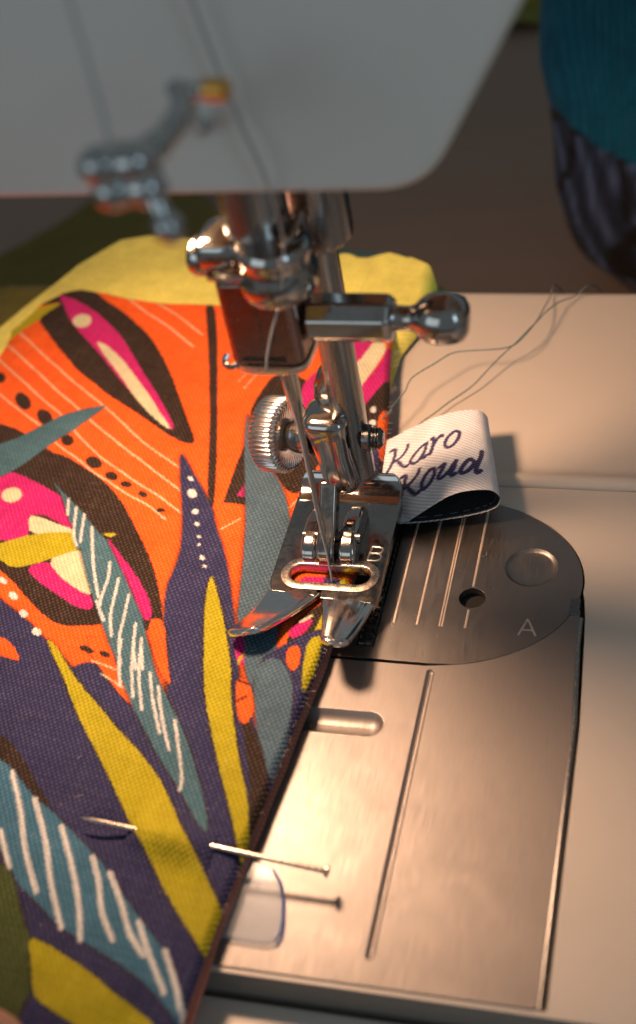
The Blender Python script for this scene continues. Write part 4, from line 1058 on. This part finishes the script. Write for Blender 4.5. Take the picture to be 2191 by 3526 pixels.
NR, NC = 920, 600
y0c, y1c = -84.0, 63.0
tt = np.linspace(0, 1, NR)
yy = y0c + (y1c - y0c) * tt
ss = np.concatenate([np.linspace(0, 1, 520), 1 + np.linspace(0, 1, 81)[1:] ** 1.3])
Wv = np.interp(yy, [-84, 63], [24, 76])
We = np.interp(yy, [-84, 63], [60, 40])
SX = np.where(ss <= 1, ss, 1)[None, :] * Wv[:, None] + np.clip(ss - 1, 0, 1)[None, :] * We[:, None]
X = edge_x(yy)[:, None] - SX
Y = np.repeat(yy[:, None], X.shape[1], 1)
# far edge follows its own curve
bx = back_y(X)
k = np.clip((Y - 30) / (y1c - 30), 0, 1)
Y = np.where(Y > 30, 30 + (bx - 30) * k, Y)
Z = cloth_z(X, Y)
# rolled right edge and rolled far edge
Z -= 1.0 * np.clip(1 - SX / 1.1, 0, 1) ** 2.2
Z -= 1.6 * np.clip(1 - (bx - Y) / 1.4, 0, 1) ** 2.0
cell = 0.17
jx = np.floor(X / cell).astype(int)
jy = np.floor(Y / cell).astype(int)
hsh = ((jx * 73856093) ^ (jy * 19349663)) & 1023
pcol = 0
for m_ in (37, 101, 229):
    J = np.stack([X + (((hsh * m_ + m_) & 1023) / 1023 - .5) * .3, Y + (((hsh * (m_ + 6)) & 1023) / 1023 - .5) * .3], -1).reshape(-1, 2)
    pcol = pcol + paint(J, LAYERS, 'orange') / 3
cotton = cloth('printed_cotton', 0.39, vcol='print', bump=0.7, speck=0.07, sheen=0.02)
fab = empty('printed_cotton_cloth')
tag(fab, 'orange cotton cloth printed with pink, navy, teal and yellow leaves, under the foot', 'fabric')
top = grid_mesh('printed_face', X, Y, Z, cotton, fab, pcol)
# folded lining layers under the right edge
lin = cloth('red_brown_lining', 0.36, color=(0.46, 0.160, 0.110), bump=0.4, speck=0.06)
ylin = np.linspace(-84, 55, 240)
ex = edge_x(ylin)
for off, zt, zb, nm in ((-0.12, 2.75, 1.45, 'folded_lining'), (0.22, 1.45, 0.10, 'folded_lining')):
    pr = [(-9.0, zt), (-1.0, zt), (-0.3, zt - .1), (0.0, (zt + zb) / 2), (-0.3, zb + .1), (-1.0, zb), (-9.0, zb)]
    xx = np.stack([ex + off + a + 0.22 * wav(ylin, ylin * 0, 9, 21) - 1.6 * np.clip((ylin - 2) / 8, 0, 1) for a, _ in pr], 1)
    sq = 1 - 0.36 * np.exp(-((ylin - 3) / 13.0) ** 4)
    zz = np.stack([b * sq for _, b in pr], 1)
    grid_mesh(nm, xx, np.repeat(ylin[:, None], len(pr), 1), np.maximum(zz, 0.06), lin, fab)

# ---------------------------------------------------------------- lime cloth behind
lime = cloth('lime_cotton', 0.42, vcol='print', bump=0.35, speck=0.05)
nx, ny = 240, 260
us = np.linspace(0, 1, nx)
vs = np.linspace(0, 1, ny)
xl = np.linspace(-128, 4.6, nx)
crest = np.interp(xl, [-128, -80, -71, -67, -63, -57, -50, -40, -28, -14, -3, 2.5, 4.6], [-20, 36, 50, 60, 70, 77.5, 79.5, 78, 76, 75, 73.5, 70, 62])
X = np.repeat(xl[None, :], ny, 0)
Y = np.empty_like(X)
Z = np.empty_like(X)
front = np.interp(xl, [-128, -80, -60, 0, 4.6], [-40, 14, 30, 36, 40])
for i, v in enumerate(vs):
    if v < 0.55:
        q = v / 0.55
        Y[i] = front + (crest - front) * q
        Z[i] = 1.3 + 3.2 * q + 0.8 * np.sin(q * math.pi) * np.clip((-20 - xl) / 40, 0, 1)
    else:
        q = (v - 0.55) / 0.45
        fall = 1 - np.exp(-q * 7)
        far = np.clip((-26 - xl) / 22, 0, 1)
        Y[i] = crest + 1.5 * np.sqrt(q) * 2 + 3 * fall + q ** 1.5 * 130 * far
        Z[i] = 4.5 - fall * ((4.5 - TZ - 1.5) * far + 26 * (1 - far))
        X[i] = xl - q * 55 * far
xr = np.interp(Y, [36, 50, 58, 66, 78], [0.0, 0.4, 3.2, 4.8, 3.2])
X = np.where(X > -20, -20 + (X + 20) * (xr + 20) / 24.6, X)
Z += 0.5 * wav(X, Y, 26, 8) * np.clip((Y - front) / 10, 0, 1)
ed = np.clip((X - xr + 3.0) / 3.0, 0, 1)
Z = np.where(Y < 70, Z - ed ** 2 * (Z - 0.35) * 0.9, Z)
Z = np.maximum(Z, np.where(Y < 70.5, 0.15, TZ + 0.8))
lc = np.empty((nx * ny, 3), np.float32)
lc[:] = (0.70, 0.64, 0.14)
fx, fy = X.ravel(), Y.ravel()
gm = np.clip((fx - 1.2 + 0.5 * np.sin(fy * .5)) / 2.6, 0, 1)[:, None]
lc = lc * (1 - gm) + np.array([(0.22, 0.36, 0.06)], np.float32) * gm  # shading of the right fold put into the colour as green
dk = ((fy > 196 + 3 * np.sin(fx * .1)) & (fx < -60))
lc[dk & (np.floor(fx / 14) % 3 == 0)] = (0.012, 0.016, 0.02)
lc[dk & (np.floor(fx / 14) % 3 == 1)] = (0.10, 0.012, 0.04)
lc[dk & (np.floor(fx / 14) % 3 == 2)] = (0.014, 0.03, 0.032)
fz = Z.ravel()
lc[(fz < -12) & (fx < -20)] = (0.13, 0.11, 0.018)  # deep shade on the far cloth painted in as olive
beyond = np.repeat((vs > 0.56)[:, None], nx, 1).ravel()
lc[beyond & (fx < -30)] = (0.13, 0.11, 0.018)  # same painted shade for everything past the crest
tq = (fy > 72.8 + 0.7 * np.sin(fx * .8)) & (fx > -17)
lc[tq] = (0.015, 0.05, 0.06)
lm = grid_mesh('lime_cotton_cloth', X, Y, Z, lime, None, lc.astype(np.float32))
tag(lm, 'plain lime yellow cloth spread behind the orange print over the bed edge', 'fabric')

# ---------------------------------------------------------------- woven label
la = np.array([0.98, 0.2])
la /= np.linalg.norm(la)
lw = np.array([-la[1], la[0]])
LO = np.array([2.5, 18.2])
prof = crom([(-2.0, 2.9, 0), (0, 3.3, 0), (6, 5.1, 0), (12, 6.6, 0), (15.6, 6.6, 0), (17.0, 5.6, 0), (17.3, 4.3, 0), (16.4, 2.9, 0), (13.0, 2.0, 0), (7, 1.5, 0), (0, 1.9, 0), (-2, 2.0, 0)], 26)
pa = np.array([p.x for p in prof])
pz = np.array([p.y for p in prof])
arcl = np.concatenate([[0], np.cumsum(np.hypot(np.diff(pa), np.diff(pz)))])
nv = 200
vv = np.linspace(-8.45, 8.45, nv)
A_, V_ = np.meshgrid(pa, vv)
Z_ = np.repeat(pz[None, :], nv, 0)
i0_ = int(np.argmax(pa))


def top_z(A, V, Z):
    a0 = np.interp(V, [-8.5, -2, 8.5], [4.6, 1.6, 0.2])
    return np.where(A < 12, np.where(A < a0, 1.95, np.interp((A - a0) / (12 - a0) * 12, pa[:i0_], pz[:i0_] - (1.3 * np.clip(1 - pa[:i0_] / 9, 0, 1)))), Z)


Z_[:, :i0_] = top_z(A_[:, :i0_], V_[:, :i0_], Z_[:, :i0_])
Z_ = Z_ + 0.02 * (V_ + 8) * np.clip(A_ / 16, 0, 1) * (Z_ > 4) - 0.5 * (V_ < -7) * 0
# skew of the fold
A2 = A_ - 0.035 * V_ * np.clip(A_ / 16, 0, 1)
Xl = LO[0] + A2 * la[0] + V_ * lw[0]
Yl = LO[1] + A2 * la[1] + V_ * lw[1]
uvl = np.stack([np.repeat(arcl[None, :], nv, 0), V_], -1) * S
colw = np.empty((A_.size, 3), np.float32)
colw[:] = (0.70, 0.71, 0.78)
topi = (arcl < arcl[np.argmax(pa)])
Pq = np.stack([A_, V_], -1).reshape(-1, 2)
tmask = np.repeat(topi[None, :], nv, 0).ravel()
jit = (np.floor(Pq[:, 1] / 0.2) % 2 - 0.5) * 0.09
Pj = Pq + np.stack([jit, jit * 0], 1)
for pts, w in LETTERS:
    pt = np.array([tuple(v)[:2] for v in crom([(a, b, 0) for a, b in pts], 6)])
    d = seg_dist(Pj, pt)
    a = (np.clip((w * 1.6 - d) / 0.07 + .5, 0, 1) * tmask)[:, None].astype(np.float32)
    colw = colw * (1 - a) + np.array([(0.030, 0.020, 0.10)], np.float32) * a
twill = cloth('woven_label_satin', 0.30, vcol='print', bump=0.5, speck=0.0, sheen=0.3, twill=True)
lab = empty('woven_label')
tag(lab, 'small white looped woven label lettered Karo Koud beside the presser foot', 'label')
grid_mesh('label_ribbon', Xl, Yl, Z_, twill, lab, colw.astype(np.float32), uvl)
# dark inner face of the ribbon
dm = cloth('label_black_back', 0.30, color=(0.012, 0.013, 0.018), bump=0.5, speck=0.03)
nA = np.gradient(pa)
nZ = np.gradient(pz)
ln = np.hypot(nA, nZ)
ia, iz = pa + nZ / ln * 0.16, pz - nA / ln * 0.16
vi = vv[::6] * 0.985
Ai, Vi = np.meshgrid(ia, vi)
Zi0 = np.repeat(iz[None, :], len(vi), 0)
Zi0[:, :i0_] = top_z(Ai[:, :i0_], Vi[:, :i0_], Zi0[:, :i0_] + 0.16) - 0.16
Zi = Zi0 + 0.02 * (Vi + 8) * np.clip(Ai / 16, 0, 1) * (np.repeat(iz[None, :], len(vi), 0) > 4)
Ai2 = Ai - 0.035 * Vi * np.clip(Ai / 16, 0, 1)
grid_mesh('label_inner_face', LO[0] + Ai2 * la[0] + Vi * lw[0], LO[1] + Ai2 * la[1] + Vi * lw[1], Zi, dm, lab)
# white selvedge stitches along the lower front edge
stm = plastic('blue_grey_stitch_thread', (0.09, 0.09, 0.14), 0.7, 0.0)
stz = MB()
i0 = np.argmax(pa)
idx = [i for i in range(i0, len(pa)) if pa[i] > 3]
run = [(ia[i], iz[i]) for i in idx]
for j in range(2, len(run) - 4, 9):
    seg_ = run[j:j + 6]
    stz.tube([(LO[0] + a * la[0] - 7.6 * lw[0], LO[1] + a * la[1] - 7.6 * lw[1], z + .06) for a, z in seg_], 0.07, 6)
ob = stz.build('edge_stitches', stm, lab)
ob['kind'] = 'stuff'

# ---------------------------------------------------------------- pin
pin_m = metal('pin_steel', (0.72, 0.62, 0.54), 0.28, 0.04, (20, 20, 20))
pin = empty('straight_pin')
tag(pin, 'straight steel pin stuck through the printed cloth, flat head over the slide plate', 'pin')
po = Vector((-20.15, -44.05, 5.20))
pd = Vector((9.72, -45.98, 3.00)) - po
Lp = pd.length
MB().lathe([(0.04, 0), (0.27, 1.3), (0.32, 2.6), (0.32, Lp)], po, pd, 16).build('shaft', pin_m, pin)
MB().lathe([(0.3, Lp - .5), (0.42, Lp - .15), (0.72, Lp + .02), (0.74, Lp + .2), (0.55, Lp + .32)], po, pd, 20).build('flat_head', pin_m, pin)

# ---------------------------------------------------------------- threads
thr = plastic('blue_grey_thread', (0.10, 0.16, 0.18), 0.75, 0.6, 60, 0.3)
def thread(pts, r, k=8):
    P = crom(pts, k)
    mb = MB()
    # two plies twisted round each other
    for ph in (0, math.pi):
        q = []
        for i, p in enumerate(P):
            t = (P[min(i + 1, len(P) - 1)] - P[max(i - 1, 0)]).normalized()
            a = t.orthogonal().normalized()
            b = t.cross(a)
            q.append(p + (a * math.cos(i * 1.1 + ph) + b * math.sin(i * 1.1 + ph)) * r * .45)
        mb.tube(q, r * .68, 6)
    return mb


s1 = [(24.0, 90, -20), (23.0, 71.0, -0.4), (22.5, 66.0, 0.6), (22.1, 61.3, 2.0), (21.5, 56.4, 3.0), (20.4, 51.5, 4.0), (19.1, 49.0, 4.0), (17.6, 47.3, 4.5), (15.3, 46.2, 5.0), (11.9, 45.8, 5.0), (9.7, 45.1, 5.0), (7.6, 42.7, 5.0), (4.6, 39.0, 5.0), (3.9, 36.1, 4.6), (2.8, 33.4, 4.4), (2.1, 31.4, 4.2), (0.6, 29.4, 3.6)]
s2 = [(31.5, 90, -20), (29.2, 71.0, -0.4), (26.6, 66.3, 0.8), (24.3, 63.1, 1.8), (22.7, 58.8, 3.0), (21.6, 55.3, 3.6), (20.6, 52.9, 3.8), (18.9, 50.0, 3.4), (17.0, 48.0, 2.5), (15.3, 45.2, 2.0), (13.6, 42.3, 1.5), (12.3, 40.7, 1.2), (10.0, 38.0, 1.0), (8.4, 35.6, 1.0), (6.7, 33.3, 1.0), (4.6, 30.0, 0.9)]
t1 = thread(s1, 0.11, 14).build('loose_thread', thr)
tag(t1, 'thin blue-grey thread tail arching from the cloth edge across the cream bed', 'thread')
t2 = thread(s2, 0.11, 14).build('loose_thread', thr)
tag(t2, 'thin blue-grey thread tail emerging behind the white label across the bed', 'thread')
nthm = plastic('grey_sewing_thread', (0.44, 0.44, 0.43), 0.7, 0.4, 60, 0.1)
up_pts = [(2.6, -35.4, 86.2), (3.0, -34.9, 88.6), (2.2, -33.2, 94.2), (1.0, -30.6, 99.2), (1.0, -26, 112), (2.0, -22, 118), (3.4, -19, 108), (4.6, -17.2, 94), (5.6, -16.8, 86.2), (7.0, -16.9, 79.0), (8.2, -16.4, 72.5), (6.2, -10, 62), (3.0, -6.0, 52), (0.6, -5.0, 46), (-0.8, -4.6, 41.0), (-0.3, -1.6, 37.5), (0, -0.75, 28), (0, -0.66, 16), (0.03, -0.6, 11.3), (0.2, -0.75, 8.0), (0.4, -1.3, 4.2), (0.5, -1.7, 2.5)]
nt_o = MB().tube(crom(up_pts, 8), [0.2] * (8 * 10) + [0.15] * (8 * 11 + 1), 8).build('needle_thread', nthm)
tag(nt_o, 'grey sewing thread running down the machine head to the needle eye', 'thread')

# ---------------------------------------------------------------- dark patterned pouch behind, right
pc = np.array([61.0, 168.0])
nr_, nc_ = 120, 160
th_ = np.linspace(0, 2 * math.pi, nc_)
hh = np.linspace(0, 1, nr_)
TH, HH = np.meshgrid(th_, hh)
prf = np.interp(HH, [0, .04, .12, .25, .45, .7, .9, .97, 1.0], [.02, .72, .88, .97, 1.0, .96, .80, .55, .02])
sq = (np.abs(np.cos(TH)) ** 3.2 + np.abs(np.sin(TH)) ** 3.2) ** (-1 / 3.2)
rx, ry, H = 50.0, 42.0, 130.0
Xp = pc[0] + rx * prf * sq * np.cos(TH)
Yp = pc[1] + ry * prf * sq * np.sin(TH)
Zp = TZ + 0.4 + H * HH
wr = wav(Xp + Zp, Yp + Zp, 40, 31) * 1.6
Xp += wr * np.cos(TH)
Yp += wr * np.sin(TH)
pcl = np.empty((Xp.size, 3), np.float32)
zf, tf = Zp.ravel() - TZ, TH.ravel()
xf, yf2 = Xp.ravel(), Yp.ravel()
vein = np.abs(wav(xf * 1.0, zf * 1.0, 60, 5)) < 0.05
vein2 = np.abs(wav(xf, zf * .6, 45, 9)) < 0.05
streak = 0.5 + 0.5 * np.sin(xf * 1.1 + zf * .35 + 2 * wav(xf, zf, 20, 3))
pcl[:] = (0.055, 0.080, 0.165)
pcl *= (0.4 + 1.7 * streak[:, None] ** 4)
pcl[vein | vein2] = (0.012, 0.010, 0.012)
bnd = 38 + 12 * np.sin(xf * .05 + .6) - 0.25 * (xf - 30)
pcl[zf > bnd] = (0.003, 0.115, 0.210)
po_m = cloth('dark_printed_canvas', 0.6, vcol='print', bump=0.3, speck=0.03)
pou = grid_mesh('patterned_pouch', Xp, Yp, Zp, po_m, None, pcl)
tag(pou, 'rounded dark pouch, teal above navy pattern, standing on the brown table', 'pouch')

# lime scrap on the table far behind
sx_ = np.linspace(-1, 1, 60)
XX, YY = np.meshgrid(sx_ * 40 + 2, sx_ * 45 + 335)
ZZ = TZ + 2.2 + 2.0 * wav(XX, YY, 30, 12) + 1.2 * wav(XX, YY, 14, 13)
ZZ = np.maximum(ZZ, TZ + 0.5)
XX = XX + 3 * np.sin(YY * .1)
lcs = np.empty((XX.size, 3), np.float32)
lcs[:] = (0.16, 0.16, 0.02)
scr = grid_mesh('cloth_scrap', XX, YY, ZZ, cloth('olive_lime_cotton', 0.5, vcol='print', bump=0.3, speck=0.02), None, lcs)
tag(scr, 'crumpled olive green cloth scrap lying far back on the brown table', 'fabric')

# ---------------------------------------------------------------- hand at the lower left corner
sk, nt, _, L_, p_ = new_mat('skin')
n_ = N(nt, 'ShaderNodeTexNoise', Scale=2.0, Detail=6.0)
L_.new(coords(nt), n_.inputs['Vector'])
mx_ = N(nt, 'ShaderNodeMix', data_type='RGBA')
mx_.inputs['A'].default_value = (0.46, 0.23, 0.16, 1)
mx_.inputs['B'].default_value = (0.58, 0.32, 0.23, 1)
L_.new(n_.outputs['Fac'], mx_.inputs['Factor'])
L_.new(mx_.outputs['Result'], p_.inputs['Base Color'])
p_.inputs['Roughness'].default_value = 0.5
p_.inputs['Subsurface Weight'].default_value = 0.1
p_.inputs['Subsurface Radius'].default_value = (0.1, 0.04, 0.02)


def chain(bmv, pts, rad, verts, edges, radii, parent_i):
    prev = parent_i
    for p, r in zip(pts, rad):
        verts.append(Vector(p) * S)
        radii.append(r * S)
        edges.append((prev, len(verts) - 1))
        prev = len(verts) - 1
    return prev


hv, he, hr = [Vector((-30, -175, 12)) * S], [], [24 * S]
w1 = chain(None, [(-32, -152, 16), (-33, -134, 18)], [24, 26], hv, he, hr, 0)
for base, pts in (((-22, -118, 20), [(-18.5, -102, 22), (-18.8, -88, 16), (-18.9, -70.6, 7.6)]),
                  ((-37, -115, 21), [(-38, -95, 24), (-37, -80, 18), (-36.5, -71, 12)]),
                  ((-51, -119, 20), [(-53, -100, 23), (-52, -86, 17), (-51, -78, 12)]),
                  ((-63, -126, 17), [(-67, -112, 20), (-67, -101, 16), (-66, -94, 12)]),
                  ((-14, -138, 14), [(-3, -124, 13), (2, -112, 11), (3, -101, 10)])):
    chain(None, [base] + pts, [9.5, 8.3, 7.6, 6.6], hv, he, hr, w1)
hm = bpy.data.meshes.new('person')
hm.from_pydata(hv, he, [])
hand = bpy.data.objects.new('person', hm)
C.objects.link(hand)
hm.materials.append(sk)
smod = hand.modifiers.new('skin', 'SKIN')
for i, v in enumerate(hm.skin_vertices[0].data):
    v.radius = (hr[i], hr[i] * (0.62 if i in (1, 2) else (0.8 if i == 0 else 0.9)))
    v.use_root = i == 0
smod.use_smooth_shade = True
ssf = hand.modifiers.new('subsurf', 'SUBSURF')
ssf.levels = ssf.render_levels = 2
tag(hand, 'fingertip of a hand steadying the cloth at the lower left corner', 'person')

# ---------------------------------------------------------------- lint on the plates
lint_m = plastic('pale_lint', (0.62, 0.58, 0.55), 0.8, 0.0)
lt = MB()
for k in range(46):
    x, y = random.uniform(8.2, 32), random.uniform(-12, 16) if k < 45 else random.uniform(-55, -14)
    if ((x - 14.2) / 18.6) ** 2 + ((y - 2.4) / 14.8) ** 2 > 1 and y > -14 or math.hypot(x - 19.35, y + 1) < 2.2:
        continue
    a = random.uniform(0, 6.28)
    if k % 9:
        q = random.uniform(.03, .07)
        lt.lathe([(q * .2, 0), (q, q * .6), (q * .3, q * 1.2)], (x, y, .02), (0, 0, 1), 5)
    else:
        l = random.uniform(.3, .9)
        lt.tube(crom([(x, y, .06), (x + l * math.cos(a), y + l * math.sin(a), .16), (x + l * 1.6 * math.cos(a + .7), y + l * 1.6 * math.sin(a + .7), .07)], 4), 0.018, 4)
lo = lt.build('lint', lint_m)
lo['kind'] = 'stuff'
lo['label'] = 'pale lint specks and fibres scattered over the steel plates'
lo['category'] = 'lint'

# stray cotton fibres along the cut edge and on the cloth
fb = MB()
for k in range(130):
    yv = random.uniform(-60, 50)
    xv = float(edge_x(yv)) - (random.uniform(0, .4) if k < 80 else random.uniform(2, 30))
    zv = float(cloth_z(np.array([xv]), np.array([yv]))[0]) - (0.75 if k < 80 else -0.03)
    a = random.uniform(-1.2, 1.2) if k < 80 else random.uniform(0, 6.28)
    l = random.uniform(.3, 1.1)
    d = Vector((math.cos(a), math.sin(a), random.uniform(-.3, .5)))
    if -8 < yv < 18:
        continue
    p0 = Vector((xv, yv, zv))
    fb.tube(crom([p0, p0 + d * l * .5 + Vector((0, 0, .08)), p0 + d * l + Vector((random.uniform(-.2, .2), random.uniform(-.2, .2), random.uniform(-.1, .15)))], 4), 0.018, 4)
fo = fb.build('loose_fibres', plastic('cotton_fibre', (0.50, 0.42, 0.38), 0.8, 0.0), fab)
fo['kind'] = 'stuff'
